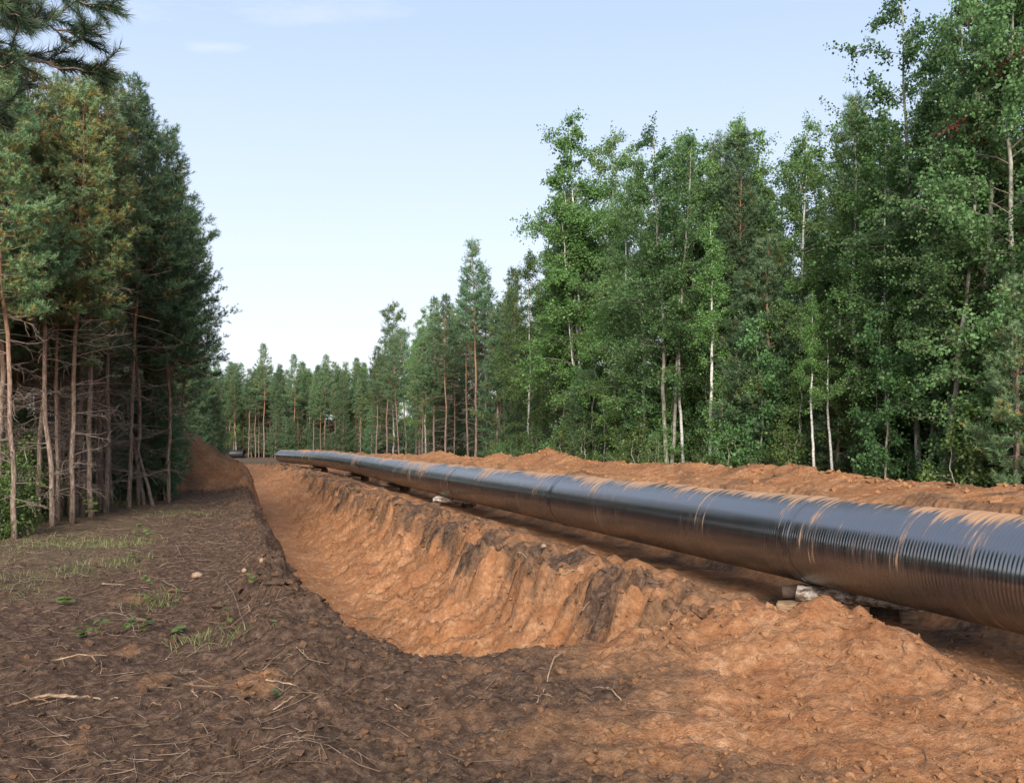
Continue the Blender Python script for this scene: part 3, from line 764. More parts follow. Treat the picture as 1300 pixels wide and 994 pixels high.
PROTO = {}
def proto(kind, meshes, nominal): PROTO.setdefault(kind, []).append((meshes, nominal))
for i in range(5):
    h, cb, R = [(16, 7.4, 2.2), (16, 8.2, 1.8), (15, 6.8, 2.2), (16, 5.8, 2.6), (15.5, 8.4, 1.6)][i]
    tr, cr, bare = pine_geo(100 + i, h, cb, R, 0.066 + 0.012 * (i % 3), [0.03, 0.05, 0.02, 0.03, 0.03][i], 1.1, 40)
    jt = Geo(); jt.v, jt.t, jt.q, jt.r, jt.n = list(tr.v), list(tr.t), list(tr.q), list(tr.r), tr.n
    for b in bare:
        v = np.concatenate(b.v); jt.add(v, None, np.concatenate(b.q), np.concatenate(b.r))
    proto('pine', dict(trunk=tr.mesh("trunk", True), trunk_dead=jt.mesh("trunk", True), crown=cr.mesh("crown"), bare=[b.mesh("bare_branch", True) for b in bare], bark='pine_bark', leaf='needles'), h)
for i in range(2):                       # yellowing pines of the wood edge
    h, cb, R = [(15.5, 7.2, 1.8), (15, 7.8, 1.6)][i]
    tr, cr, bare = pine_geo(150 + i, h, cb, R, 0.075, 0.12, 1.1, 44)
    for me in (1,):
        jt = Geo(); jt.v, jt.t, jt.q, jt.r, jt.n = list(tr.v), list(tr.t), list(tr.q), list(tr.r), tr.n
        for b in bare: jt.add(np.concatenate(b.v), None, np.concatenate(b.q), np.concatenate(b.r))
    proto('yellow_pine', dict(trunk=tr.mesh("trunk", True), trunk_dead=jt.mesh("trunk", True), crown=cr.mesh("crown"), bare=[b.mesh("bare_branch", True) for b in bare], bark='pine_bark', leaf='needles_mixed'), h)
for i in range(2):                       # bushy young pines, green down to the ground
    h, cb, R = [(9, 0.9, 1.9), (8, 0.7, 1.6)][i]
    tr, cr, bare = pine_geo(180 + i, h, cb, R, 0.085, 0.03, 1.15, 0)
    proto('young_pine', dict(trunk=tr.mesh("trunk", True), trunk_dead=None, crown=cr.mesh("crown"), bare=[], bark='pine_bark', leaf='needles'), h)
def bproto(kind, bark, leafm, *a, **k):
    tr, cr = broad_geo(*a, **k); proto(kind, dict(trunk=tr.mesh("trunk", True), trunk_dead=None, crown=cr.mesh("crown"), bare=[], bark=bark, leaf=leafm), a[1])
bproto('big_birch', 'birch_bark', 'birch_leaf', 221, 17.5, 3.2, 3.3, 0.10, 0.115, 56000, stems=4, weep=0.3, up=50, top=0.62, tip=0.3)
bproto('birch', 'birch_bark', 'birch_leaf', 202, 14, 2.0, 2.5, 0.075, 0.08, 30000, weep=0.14, up=44, top=0.3)
bproto('birch', 'birch_bark', 'birch_leaf', 203, 13.5, 1.8, 2.7, 0.075, 0.08, 30000, weep=0.14, up=42, top=0.35)
bproto('slim_birch', 'birch_bark', 'birch_leaf', 204, 10, 3.8, 0.95, 0.07, 0.075, 8000, weep=0.1, up=55, top=0.4, wob=0.07)
bproto('aspen', 'aspen_bark', 'aspen_leaf', 205, 15, 2.0, 2.9, 0.09, 0.095, 30000, up=40, top=0.35)
bproto('aspen', 'aspen_bark', 'aspen_leaf', 206, 14.5, 3.0, 2.5, 0.08, 0.095, 24000, up=44, top=0.4)
bproto('aspen', 'aspen_bark', 'aspen_leaf', 207, 15, 3.6, 2.8, 0.09, 0.095, 28000, stems=2, up=42, top=0.45)
bproto('red_aspen', 'aspen_bark', 'red_leaf', 208, 15, 2.6, 2.6, 0.085, 0.095, 24000, up=44, top=0.45, red=0.36)
bproto('sapling', 'aspen_bark', 'aspen_leaf', 209, 5.5, 0.5, 1.2, 0.03, 0.10, 4200, up=42, top=0.4)
bproto('sapling', 'birch_bark', 'birch_leaf', 210, 5.0, 0.4, 1.0, 0.025, 0.085, 4200, up=48, top=0.4)
bproto('shrub', 'aspen_bark', 'fresh_leaf', 211, 2.2, 0.12, 0.9, 0.02, 0.085, 2200, stems=4, up=55, top=0.5)
bproto('shrub', 'aspen_bark', 'aspen_leaf', 212, 2.0, 0.12, 1.0, 0.02, 0.085, 2200, stems=4, up=45, top=0.5)

NAME = dict(pine='pine_tree', yellow_pine='pine_tree', young_pine='young_pine_tree', big_birch='birch_tree', birch='birch_tree', slim_birch='birch_tree', aspen='aspen_tree', red_aspen='aspen_tree', sapling='sapling', shrub='shrub')
CAT = dict(sapling='sapling', shrub='shrub')
def plant_tree(kind, x, y, height, label, group=None, var=None, lean=(0, 0), rz=None, front=False, gz=None):
    ps = PROTO[kind]; me, nom = ps[(random.randrange(len(ps)) if var is None else var) % len(ps)]
    t = thing(NAME[kind], label, CAT.get(kind, 'tree'), (x, y, (hz(x, y) if gz is None else gz)), random.uniform(0, 6.28) if rz is None else rz, group, height / nom)
    t.rotation_euler = (lean[1] + random.gauss(0, 0.018), lean[0] + random.gauss(0, 0.018), t.rotation_euler[2])
    tm = me['trunk'] if (front or me['trunk_dead'] is None) else me['trunk_dead']
    link("trunk", tm, M[me['bark']], t); link("crown", me['crown'], M[me['leaf']], t)
    if front:
        for b in me['bare']: link("bare_branch", b, M['pine_bark'], t)
    return t
def px_tree(kind, px, a, top, label, **k):
    """a tree on the line a metres across from the camera (a = x + 0.31 y)"""
    s = (px - PX_CX) / FPX; y = a / (s + 0.31); x = s * y
    z = hz(x, y); h = CAM_H + (HORIZON - top) * y / FPX - z
    return plant_tree(kind, x, y, h, label, **k)

SHORT = {
 'tall aspen at the right edge of the picture, crown running out of view': 'tall aspen at the picture edge',
 'tall aspen with patches of red leaves near its top': 'red-leaved aspen',
 'birch whose white trunk shows halfway up between leafy neighbours': 'birch with the half-hidden white trunk',
 'slender pointed birch standing left of the birch with the half-hidden white trunk': 'slender pointed birch',
 'bushy blue-green pine right of the bright white-stemmed birch': 'bushy blue-green pine',
 'young birch with a bright white straight stem in front of the wood': 'bright white-stemmed birch',
 'twin-stemmed aspen with pale trunks, left of the bright white-stemmed birch': 'twin-stemmed aspen',
 'large domed birch, tallest of the wood, with several pale stems': 'large domed birch',
 'low spreading birch at the left foot of the large domed birch': 'low spreading birch',
 'solitary-looking pine with a bare reddish trunk and pointed crown': 'bare-trunked pointed pine',
 'thin grey-green birch rising among pines left of the pointed pine': 'thin grey-green birch',
 'last clear pine of the right wood before the far tree wall': 'last clear pine of the wood'}
# --- right edge of the wood, tree by tree
R_EDGE = [
 ('aspen', 1292, 17.6, -90, 'tall aspen at the right edge of the picture, crown running out of view', dict(var=0)),
 ('red_aspen', 1243, 18.0, -60, 'tall aspen with patches of red leaves near its top', dict(var=0, rz=0.5)),
 ('aspen', 1196, 17.2, 40, 'aspen with a thin trunk leaning left, right of the white birch trunk segment', dict(var=1, lean=(-0.10, 0))),
 ('aspen', 1170, 19.0, -20, 'tall dense aspen with ragged top beside the red-leaved aspen', dict(var=2)),
 ('birch', 1128, 18.4, 140, 'birch whose white trunk shows halfway up between leafy neighbours', dict(var=0)),
 ('birch', 1082, 18.6, 138, 'slender pointed birch standing left of the birch with the half-hidden white trunk', dict(var=1)),
 ('slim_birch', 1033, 17.0, 372, 'small thin pale-stemmed birch in front of the bushy dark pines', dict(var=0)),
 ('birch', 1012, 19.5, 158, 'narrow spire-shaped birch behind the dark bushy pines', dict(var=0)),
 ('young_pine', 985, 18.6, 300, 'bushy blue-green pine right of the bright white-stemmed birch', dict(var=0)),
 ('young_pine', 950, 18.0, 345, 'broad bushy pine touching the bright white-stemmed birch', dict(var=1)),
 ('young_pine', 1060, 18.2, 420, 'bushy pine below the slender pointed birch', dict(var=1)),
 ('slim_birch', 903, 16.9, 282, 'young birch with a bright white straight stem in front of the wood', dict(var=0, rz=1.0)),
 ('birch', 930, 20.0, 150, 'tall birch with a feathery top behind the bright white-stemmed birch', dict(var=1)),
 ('aspen', 884, 19.4, 168, 'aspen with a thin upright top between two feathery birches', dict(var=1)),
 ('aspen', 848, 17.2, 152, 'twin-stemmed aspen with pale trunks, left of the bright white-stemmed birch', dict(var=2, rz=0.3)),
 ('aspen', 819, 17.5, 205, 'grey-stemmed aspen just left of the twin-stemmed aspen', dict(var=1)),
 ('big_birch', 748, 18.6, 148, 'large domed birch, tallest of the wood, with several pale stems', dict(var=0, rz=1.0)),
 ('birch', 795, 18.0, 225, 'yellow-green birch in front of the large domed birch', dict(var=0)),
 ('birch', 704, 20.0, 245, 'tall birch forming the left shoulder of the large domed birch', dict(var=0)),
 ('birch', 778, 20.5, 172, 'tall birch forming the right shoulder of the large domed birch', dict(var=1)),
 ('birch', 868, 20.5, 178, 'leafy birch filling the gap behind the twin-stemmed aspen', dict(var=0)),
 ('aspen', 905, 20.8, 190, 'broad aspen directly behind the bright white-stemmed birch', dict(var=0)),
 ('birch', 960, 21.0, 215, 'birch rising behind the broad bushy pine', dict(var=0)),
 ('aspen', 1105, 20.2, 190, 'aspen between the slender pointed birch and the half-hidden white trunk', dict(var=0)),
 ('birch', 672, 18.6, 322, 'low spreading birch at the left foot of the large domed birch', dict(var=1)),
 ('pine', 712, 17.6, 420, 'short dark pine under the large domed birch', dict(var=2)),
 ('young_pine', 745, 17.4, 470, 'small bushy pine right of the short dark pine', dict(var=0)),
 ('pine', 604, 17.2, 306, 'solitary-looking pine with a bare reddish trunk and pointed crown', dict(var=4, front=True)),
 ('pine', 640, 18.6, 400, 'dark pine between the bare-trunked pine and the low spreading birch', dict(var=0)),
 ('pine', 566, 17.6, 375, 'pine just left of the bare-trunked pointed pine', dict(var=1)),
 ('birch', 540, 19.5, 392, 'thin grey-green birch rising among pines left of the pointed pine', dict(var=0)),
 ('pine', 536, 17.4, 428, 'shorter pine in front of the thin grey-green birch', dict(var=3)),
 ('birch', 500, 20.5, 384, 'open-crowned birch topping the distant pines near the sky gap', dict(var=1)),
 ('pine', 507, 17.4, 425, 'pine where the right wood curves towards the far tree wall', dict(var=0)),
 ('pine', 478, 17.6, 440, 'last clear pine of the right wood before the far tree wall', dict(var=1)),
]
EDGE_POS = []
for kind, px, a, top, lab, kw in R_EDGE:
    EDGE_POS.append((px, SHORT[lab])) if lab in SHORT else None
    px_tree(kind, px, a, top, lab, **kw)

def fill(n, y0, y1, a0, a1, kinds, hts, label, group, seed, mind=1.5):
    r = random.Random(seed); pts = []; tries = 0
    while len(pts) < n and tries < n * 40:
        tries += 1
        y, a = r.uniform(y0, y1), r.uniform(a0, a1); x = a - 0.31 * y
        if any((x - p[0]) ** 2 + (y - p[1]) ** 2 < mind ** 2 for p in pts): continue
        pts.append((x, y)); k = r.choice(kinds)
        px = PX_CX + FPX * x / y
        plant_tree(k, x, y, r.uniform(*hts[k]), label[k] + ' ' + min(EDGE_POS, key=lambda e: abs(e[0] - px))[1], group[k])
HT = dict(pine=(11, 14.5), birch=(11, 14), aspen=(10, 13.5), sapling=(3.5, 6), young_pine=(5, 9), shrub=(1.0, 2.2))
LB = dict(pine='pine half hidden behind the', birch='birch half hidden behind or beside the',
          aspen='aspen half hidden behind the', young_pine='young pine in the understorey near the',
          sapling='leafy sapling near the foot of the', shrub='low shrub behind the earth bank near the')
GR = {k: v + 's' for k, v in dict(pine='pines inside the right wood', birch='birches inside the right wood', aspen='aspens inside the right wood', young_pine='young pines inside the right wood', sapling='saplings of the right wood', shrub='shrubs of the right wood').items()}
GR = dict(pine='pines inside the right wood', birch='birches inside the right wood', aspen='aspens inside the right wood', young_pine='young pines inside the right wood', sapling='saplings of the right wood', shrub='shrubs along the right wood')
fill(26, 17, 40, 19.5, 25, ['aspen', 'birch', 'aspen', 'pine', 'young_pine'], HT, LB, GR, 1, 1.6)
fill(40, 18, 52, 20, 30, ['pine', 'birch', 'young_pine', 'pine'], HT, LB, GR, 2, 1.7)
fill(46, 46, 110, 18.0, 27, ['pine', 'pine', 'pine', 'pine', 'young_pine'], dict(HT, pine=(13, 16), birch=(12, 14)), LB, GR, 3, 1.7)
fill(34, 17, 46, 17.0, 19.5, ['sapling', 'sapling', 'young_pine'], dict(HT, young_pine=(2.5, 5)), LB, GR, 4, 1.0)
fill(34, 17, 60, 16.4, 18.5, ['shrub'], HT, LB, GR, 5, 0.8)

def slim_birches():
    r = random.Random(41)
    for px, top in ((782, 330), (866, 320), (1056, 380), (1163, 300), (1240, 330)):
        px_tree('slim_birch', px, r.uniform(17.2, 19.0), top, 'slim young birch with a thin pale stem near the ' + min(EDGE_POS, key=lambda e: abs(e[0] - px))[1], group='slim birches along the front of the right wood')
slim_birches()

# --- far wall of pines across the end of the clearing
def far_wall():
    r = random.Random(11); pts = []
    lab = 'slender pine in the far tree wall across the end of the clearing'; grp = 'pines of the far tree wall'
    for row in range(5):
        for k in range(24):
            px = 232 + k * 11.5 + r.uniform(-5, 5)
            y = 146 + row * 4.5 + r.uniform(-1.5, 1.5) - 0.05 * (px - 232)
            x = (px - PX_CX) / FPX * y
            h = r.uniform(10.8, 16.0) + (1.6 if abs(px - 333) < 8 and row == 0 else 0)
            where = ('behind the left spoil heap' if px < 272 else 'behind the loose pipe length' if px < 318 else 'behind the open end of the pipeline' if px < 375 else 'beside the curving right wood')
            tall = abs(px - 333) < 8 and row == 0
            plant_tree('pine', x, y, h, 'tallest pine of the far tree wall, above the open pipe end' if tall else ('front-row pine of the far tree wall ' if row == 0 else 'slender pine inside the far tree wall ') + where, grp, var=r.choice([1, 4, 1, 4, 0]))
far_wall()
def far_understorey():
    r = random.Random(15)
    for k in range(34):
        px = r.uniform(255, 480); y = r.uniform(141, 160) - 0.05 * (px - 232); x = (px - PX_CX) / FPX * y
        plant_tree('young_pine', x, y, r.uniform(3.5, 9), 'dark young pine standing among the stems of the far tree wall', 'young pines of the far tree wall')
    for px, h in ((392, 13.5), (430, 14.5), (300, 12.0), (455, 15)):
        y = 143.0; x = (px - PX_CX) / FPX * y
        plant_tree('birch', x, y, h, 'birch mixed into the pines of the far tree wall', 'birches of the far tree wall')
far_understorey()

# --- pine wood on the left
L_EDGE = [  # pixel of the foot, pixel row of the top, label
 (18, 684, 60, 'yellow_pine', 'pine with a straight reddish trunk at the left edge of the picture', dict(lean=(-0.03, 0))),
 (66, 668, 70, 'yellow_pine', 'pine with a stout scaly trunk, second in from the left edge', dict(lean=(-0.03, 0))),
 (50, 662, 95, 'yellow_pine', 'thin pine close behind the stout scaly trunk', dict()),
 (117, 658, 78, 'yellow_pine', 'pine with a pale grey trunk standing where the grass patch begins', dict()),
 (134, 650, 88, 'yellow_pine', 'thin pine just right of the pale grey trunk', dict()),
 (164, 645, 100, 'pine', 'pine standing upright between the pale grey trunk and the crossed leaning stems', dict(var=0)),
 (178, 640, 128, 'pine', 'pine behind the two crossed leaning stems', dict(var=3)),
 (216, 637, 168, 'pine', 'dark pine at the corner of the left wood with a double reddish trunk', dict(var=3)),
 (207, 630, 250, 'pine', 'pine pressed against the corner pine with the double trunk', dict(var=0)),
 (227, 625, 275, 'pine', 'shorter dark pine behind the corner pine, its crown leaning over the spoil heap', dict(var=3)),
 (92, 664, 100, 'yellow_pine', 'slim pine between the stout scaly trunk and the pale grey trunk', dict()),
 (5, 672, 60, 'pine', 'pine cut by the left edge of the picture', dict(var=2)),
]
def foot_tree(px, py, top, kind, lab, kw):
    y = (CAM_H - 0.1) * FPX / (py - HORIZON); x = (px - PX_CX) / FPX * y
    z = hz(x, y); h = CAM_H + (HORIZON - top) * y / FPX - z
    plant_tree(kind, x, y, h, lab, front=True, **kw)
for px, py, top, kind, lab, kw in L_EDGE: foot_tree(px, py, top, kind, lab, kw)
def fill_left():
    r = random.Random(21); pts = []; n = 0
    lab = 'pine deep in the left wood behind the trees of its edge'; grp = 'pines inside the left wood'
    LP = [(18, 'pine at the left picture edge'), (66, 'pine with the stout scaly trunk'), (117, 'pine with the pale grey trunk'), (170, 'crossed leaning stems'), (216, 'corner pine with the double trunk')]
    while n < 130:
        y = r.uniform(22, 58)
        edge = np.interp(y, [20, 25, 30, 36, 44, 60], [-13.4, -14.4, -15.2, -16.2, -22.0, -30])
        x = edge - r.uniform(0.3, 18)
        if x / y < -0.70: continue
        if any((x - p[0]) ** 2 + (y - p[1]) ** 2 < 1.2 ** 2 for p in pts): continue
        pts.append((x, y)); n += 1
        plant_tree(r.choice(['pine', 'pine', 'yellow_pine']), x, y, r.uniform(11.5, 14.5), 'pine deep in the left wood behind the ' + min(LP, key=lambda e: abs(e[0] - PX_CX - FPX * x / y))[1], grp)
    for i in range(26):
        px, y = r.uniform(90, 226), r.uniform(35, 39.5)
        x = (px - PX_CX) / FPX * y
        if i < 12: plant_tree(r.choice(['pine', 'yellow_pine']), x, y, r.uniform(11, 14), 'slender pine between the front trees of the left wood and the spoil heap', 'pines before the spoil heap', front=(i < 5))
        else: plant_tree('young_pine', x, y, r.uniform(2.5, 6.0), 'shaded young pine between the left wood and the spoil heap', 'young pines before the spoil heap')
    for i in range(26):
        px, y = r.uniform(0, 212), r.uniform(26, 34)
        x = (px - PX_CX) / FPX * y - 1.0
        if x > np.interp(y, [25, 30, 36], [-12.9, -13.7, -14.4]): x = np.interp(y, [25, 30, 36], [-12.9, -13.7, -14.4])
        plant_tree(r.choice(['pine', 'yellow_pine']), x, y, r.uniform(8, 13.5), 'thin pine crowded beside the ' + min(LP, key=lambda e: abs(e[0] - PX_CX - FPX * x / y))[1], 'thin pines of the left wood edge', var=r.choice([1, 4]), front=(i < 10))
    for i in range(26):
        y = r.uniform(64, 100); px = r.uniform(120, 245); x = (px - PX_CX) / FPX * y
        plant_tree('pine', x, y, r.uniform(11, 14), 'pine behind the left spoil heap, seen between the trunks', 'pines behind the spoil heap')
    for i in range(10):
        px, y = r.uniform(236, 275), r.uniform(66, 90); x = (px - PX_CX) / FPX * y
        plant_tree('young_pine', x, y, r.uniform(4.5, 8.5), 'green young pine seen behind the left spoil heap', 'young pines behind the spoil heap')
    for i in range(26):
        y = r.uniform(19, 30); x = np.interp(y, [19, 27, 30], [-10.9, -13.4, -14.2]) - r.uniform(0.1, 2.2)
        plant_tree('shrub', x, y, r.uniform(0.9, 2.4), 'fresh green shrub at the foot of the left pine wood', 'shrubs of the left wood', var=0)
    for i in range(10):
        y = r.uniform(21, 36); x = np.interp(y, [20, 25, 30, 36], [-12.6, -13.8, -14.6, -14.8]) - r.uniform(0.4, 3.5)
        plant_tree('young_pine', x, y, r.uniform(2.0, 4.2), 'small green pine growing under the left wood', 'small pines under the left wood')
fill_left()

def distant_wood():
    r = np.random.default_rng(3); g = Geo(); P = []
    lines = [([-140, 150], [-60, 178], 9), ([-60, 178], [10, 182], 9), ([-70, 158], [-5, 166], 8.5), ([-52, 30], [-66, 95], 8), ([-66, 95], [-80, 160], 8), ([-45, 14], [-52, 30], 8),
             ([29, 6], [6, 80], 8.5), ([6, 80], [-12, 140], 9), ([-12, 140], [5, 182], 9), ([34, 6], [29, -10], 8)]
    for a, b, h in lines:
        a, b = np.array(a, float), np.array(b, float); L = np.linalg.norm(b - a); n = int(L * 170)
        t = r.random(n)[:, None]; nrm = np.array([-(b - a)[1], (b - a)[0]]) / L
        xy = a + (b - a) * t + nrm * r.normal(0, 1.8, (n, 1))
        top = h * (0.7 + 0.3 * pn(xy[:, 0] * 0.35, xy[:, 1] * 0.35, 5))
        P.append(np.column_stack([xy, 0.3 + top * r.random(n) ** 0.8]))
    P = np.concatenate(P); n = len(P)
    blades(g, P, r.standard_normal((n, 3)) + [0, 0, .5], r.uniform(.3, .8, n), 6, 0.8, 0.2, r.uniform(0, .6, n), r)
    o = link("distant_wood", g.mesh("distant_wood"), M['needles'], kind='stuff'); o["label"] = "dark undergrowth deep inside the woods behind the trunks"; o["category"] = "woods"
distant_wood()

# two dead stems leaning across each other in front of the left wood
for (xa, ya, xb, yb, dy, lab) in [(196, 640, 172, 560, 0.0, 'dead pine stem leaning left in front of the left wood'), (184, 643, 166, 540, 0.6, 'dead pale stem leaning steeply beside another leaning stem')]:
    y = 33.0 + dy; p0 = np.array([(xa - PX_CX) / FPX * y, y, 0]); p0[2] = hz(p0[0], y) - 0.1
    p1 = np.array([(xb - PX_CX) / FPX * (y + 0.8), y + 0.8, CAM_H + (HORIZON - yb) * (y + .8) / FPX])
    t = thing("dead_tree", lab, "dead tree", tuple(p0))
    g = Geo(); u = np.linspace(0, 1.5, 10)[:, None]
    g.tube((p1 - p0) * u + 0.02 * rng.standard_normal((10, 3)), np.linspace(0.075, 0.012, 10), 8); link("trunk", g.mesh("trunk", True), M['dead_wood'], t)
    for k in range(5):
        f = rng.uniform(0.3, 1.4); b0 = (p1 - p0) * f; d = rng.standard_normal(3) * [0.7, 0.7, 0.35]
        g = Geo(); g.tube(np.array([b0, b0 + d * 0.4, b0 + d * 0.9 + [0, 0, -0.1]]), [0.014, 0.01, 0.004], 4); link("bare_branch", g.mesh("bare_branch", True), M['dead_wood'], t)

# --- pine beside the camera, only its boughs reach into the picture
def near_pine():
    tx, ty = -4.7, 5.4
    t = thing("pine_tree", "nearest pine beside the viewer, long-needled boughs reaching into the upper left corner", "tree", (tx, ty, hz(tx, ty)))
    rg = np.random.default_rng(77); z0 = hz(tx, ty)
    g = Geo(); path = trunk_path(9.5, rg, 0.08, 20); g.tube(path, 0.15 * np.clip(1 - path[:, 2] / 10.5, 0.05, 1), 12)
    link("trunk", g.mesh("trunk", True), M['pine_bark'], t)
    def w(px, py, y): return np.array([(px - PX_CX) / FPX * y - tx, y - ty, CAM_H + (HORIZON - py) * y / FPX - z0])
    boughs = [  # pixel polylines at a distance
        ([(-120, -60, 5.3), (-40, -12, 5.2), (20, 18, 5.1), (75, 38, 5.0), (128, 46, 4.95)], 6),
        ([(-120, -110, 5.5), (0, -55, 5.4), (60, -18, 5.4), (105, 5, 5.3), (140, 8, 5.3)], 5),
        ([(-130, 40, 5.2), (-40, 58, 5.2), (30, 74, 5.1), (85, 88, 5.1), (142, 92, 5.1)], 6),
        ([(-110, 20, 5.0), (-60, 30, 4.9), (-15, 62, 4.9), (8, 92, 4.85)], 4),
        ([(-110, -10, 5.6), (-45, 15, 5.7), (5, 28, 5.8), (40, 40, 5.8)], 4),
        ([(-100, -40, 4.7), (-50, -20, 4.7), (-10, 5, 4.7), (25, 22, 4.7)], 5),
        ([(-110, 100, 5.3), (-60, 110, 5.3), (-25, 140, 5.2), (5, 160, 5.2)], 4)]
    for pts, ns in boughs:
        P = np.array([w(*p) for p in pts])
        st = on_path(path, max(0.5, P[0, 2] - 0.15)); P = np.concatenate([[st], P])
        uu = np.linspace(0, 1, len(P)); u = np.linspace(0, 1, 24)
        br = np.stack([np.interp(u, uu, P[:, k]) for k in range(3)], 1) + 0.006 * rg.standard_normal((24, 3))
        g = Geo(); g.tube(br, np.linspace(0.013, 0.003, 24), 6, 0.2)
        TP, TA, TL, TR = [], [], [], []
        def shoot(a, b):
            d = b - a; l = np.linalg.norm(d); n = max(1, int(l / 0.1))
            for q in range(n):
                TP.append(a + d * q / n); TA.append(d); TL.append(l / n * 1.15); TR.append(rg.uniform(0.1, 0.9))
        shoot(br[8], br[-1])
        for q in range(ns * 3):
            f = rg.uniform(0.35, 0.97); b0 = np.array([np.interp(f, u, br[:, k]) for k in range(3)])
            d = unit(br[-1] - br[8]) * 0.8 + rg.standard_normal(3) * [0.45, 0.6, 0.28] + [0, 0, 0.1]; l = rg.uniform(0.12, 0.34) * (1.25 - 0.6 * f)
            e = b0 + unit(d) * l + [0, 0, 0.25 * l]; m = (b0 + e) / 2 - [0, 0, 0.05 * l]
            g.tube(np.array([b0, m, e]), [0.006, 0.005, 0.003], 4, 0.8); shoot(b0 + (m - b0) * 0.3, m); shoot(m, e)
        o = link("bough", g.mesh("bough", True), M['pine_bark'], t)
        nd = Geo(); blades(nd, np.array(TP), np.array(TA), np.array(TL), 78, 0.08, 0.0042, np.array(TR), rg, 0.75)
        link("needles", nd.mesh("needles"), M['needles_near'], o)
near_pine()

# ------------------------------------------------------------------ small things on the ground
def root(pix, w, label, mat='root_wood', name='root', cat='root', lift=0.02, group=None, forks=()):
    P = np.array([at_px(*p) for p in pix]); c = P.mean(0); w = w * 0.8; lift = lift * 0.7
    u = np.linspace(0, 1, len(P)); uu = np.linspace(0, 1, 6 * len(P))
    Q = np.stack([np.interp(uu, u, P[:, k]) for k in range(3)], 1)
    k = np.ones(5) / 5
    for ax in range(3):
        pad = np.concatenate([np.full(2, Q[0, ax]), Q[:, ax], np.full(2, Q[-1, ax])]); Q[:, ax] = np.convolve(pad, k, 'valid')
    wob = rng.standard_normal((len(uu), 3)) * w * 0.35
    Q = Q + wob; Q[:, 2] += lift + 0.03 * np.sin(uu * 9 + rng.uniform(0, 6)) * (len(P) > 2)
    g = Geo(); g.tube(Q - c, w * (1 - 0.55 * uu) * (1 + 0.12 * rng.standard_normal(len(uu))), 7)
    for q in range(rng.integers(1, 4)):
        i = rng.integers(2, len(Q) - 2); d = rng.standard_normal(3) * [1, 1, 0.35]; d /= np.linalg.norm(d); l = rng.uniform(6, 16) * w
        g.tube(np.array([Q[i], Q[i] + d * l * .5 + [0, 0, .01], Q[i] + d * l]) - c, [w * .4, w * .3, w * .12], 4)
    o = link(name, g.mesh(name, True), M[mat], None, tuple(c)); o["label"], o["category"] = label, cat
    if group: o["group"] = group
    return o
root([(-20, 892), (40, 886), (85, 893), (120, 887), (152, 889)], 0.022, 'long thick pale root lying across the bottom left corner', lift=0.03)
root([(0, 896), (60, 893), (98, 898)], 0.014, 'brown root running under the long thick pale root', 'root_brown')
root([(62, 838), (112, 836), (127, 843), (115, 860)], 0.011, 'hooked pale root above the long thick root in the lower left')
root([(123, 870), (130, 853), (143, 851)], 0.009, 'short forked pale root right of the hooked root')
root([(72, 801), (118, 787), (150, 782), (205, 790)], 0.011, 'long thin grey branch lying beside the round-leaved seedling', 'dead_wood', 'fallen_branch', 'branch', 0.05)
root([(150, 772), (162, 790), (173, 811)], 0.010, 'dark straight stick slanting up from the soil beside the bushy seedling', 'dead_wood', 'fallen_branch', 'branch', 0.08)
root([(150, 775), (168, 762)], 0.007, 'short stick crossing the top of the dark slanting stick', 'dead_wood', 'fallen_branch', 'branch', 0.08)
root([(335, 864), (378, 875)], 0.011, 'short thick pale root lying just before the dark berm')
root([(346, 905), (374, 885)], 0.010, 'pale root pointing towards the short thick pale root')
root([(372, 882), (410, 884)], 0.007, 'thin dark root joined to the pale pointing root', 'root_brown')
root([(395, 897), (432, 882), (458, 868), (488, 862)], 0.012, 'brown root curving up the near side of the earth plug', 'root_brown')
root([(430, 893), (470, 878), (505, 872)], 0.008, 'thin brown root lying beside the curving brown root', 'root_brown')
root([(480, 884), (512, 903)], 0.016, 'stubby pale root end pointing down the near side of the earth plug')
root([(715, 833), (700, 850), (690, 880), (681, 903)], 0.011, 'long bent pale root standing on the dark middle of the earth plug', lift=0.05)
root([(762, 872), (775, 884), (792, 889), (808, 903)], 0.010, 'pale root in the sandy front of the earth plug, left of its bare face')
root([(205, 738), (234, 754)], 0.012, 'short grey branch lying left of the pale stone', 'dead_wood', 'fallen_branch', 'branch')
root([(128, 742), (160, 744)], 0.012, 'pale stick lying on bare orange soil in the left clearing', 'root_wood', 'fallen_branch', 'branch')
root([(223, 695), (230, 712)], 0.013, 'upright snag of root in the middle of the left clearing', 'dead_wood', lift=0.1)
root([(285, 735), (302, 775), (312, 800)], 0.010, 'long grey stick lying towards the trench beside the small yellow-green plant', 'dead_wood', 'fallen_branch', 'branch', 0.05)
root([(315, 770), (320, 790)], 0.010, 'short curled pale root near the left trench rim')
root([(335, 745), (352, 736)], 0.012, 'pale stick on the left trench rim', 'root_wood', 'fallen_branch', 'branch')
root([(335, 770), (366, 762)], 0.010, 'grey stick pointing at the left trench rim', 'dead_wood', 'fallen_branch', 'branch')
root([(250, 790), (290, 796)], 0.008, 'thin brown stick lying in the middle of the dark clearing', 'root_brown', 'fallen_branch', 'branch')
root([(375, 822), (392, 838)], 0.008, 'pale splinter on the dark berm beside the trench')
root([(210, 842), (226, 824)], 0.008, 'thin pale stick in the lower dark soil', 'root_wood', 'fallen_branch', 'branch')
root([(190, 900), (222, 893), (232, 902)], 0.009, 'looped brown root at the bottom of the dark clearing', 'root_brown')
root([(243, 880), (252, 890)], 0.008, 'little pale root stub left of the looped brown roots')
root([(255, 882), (290, 888), (320, 902)], 0.009, 'brown root trailing across the lower dark soil', 'root_brown')
root([(448, 783), (475, 786), (500, 788)], 0.018, 'tangle of pale root on the sandy trench floor', lift=0.03)
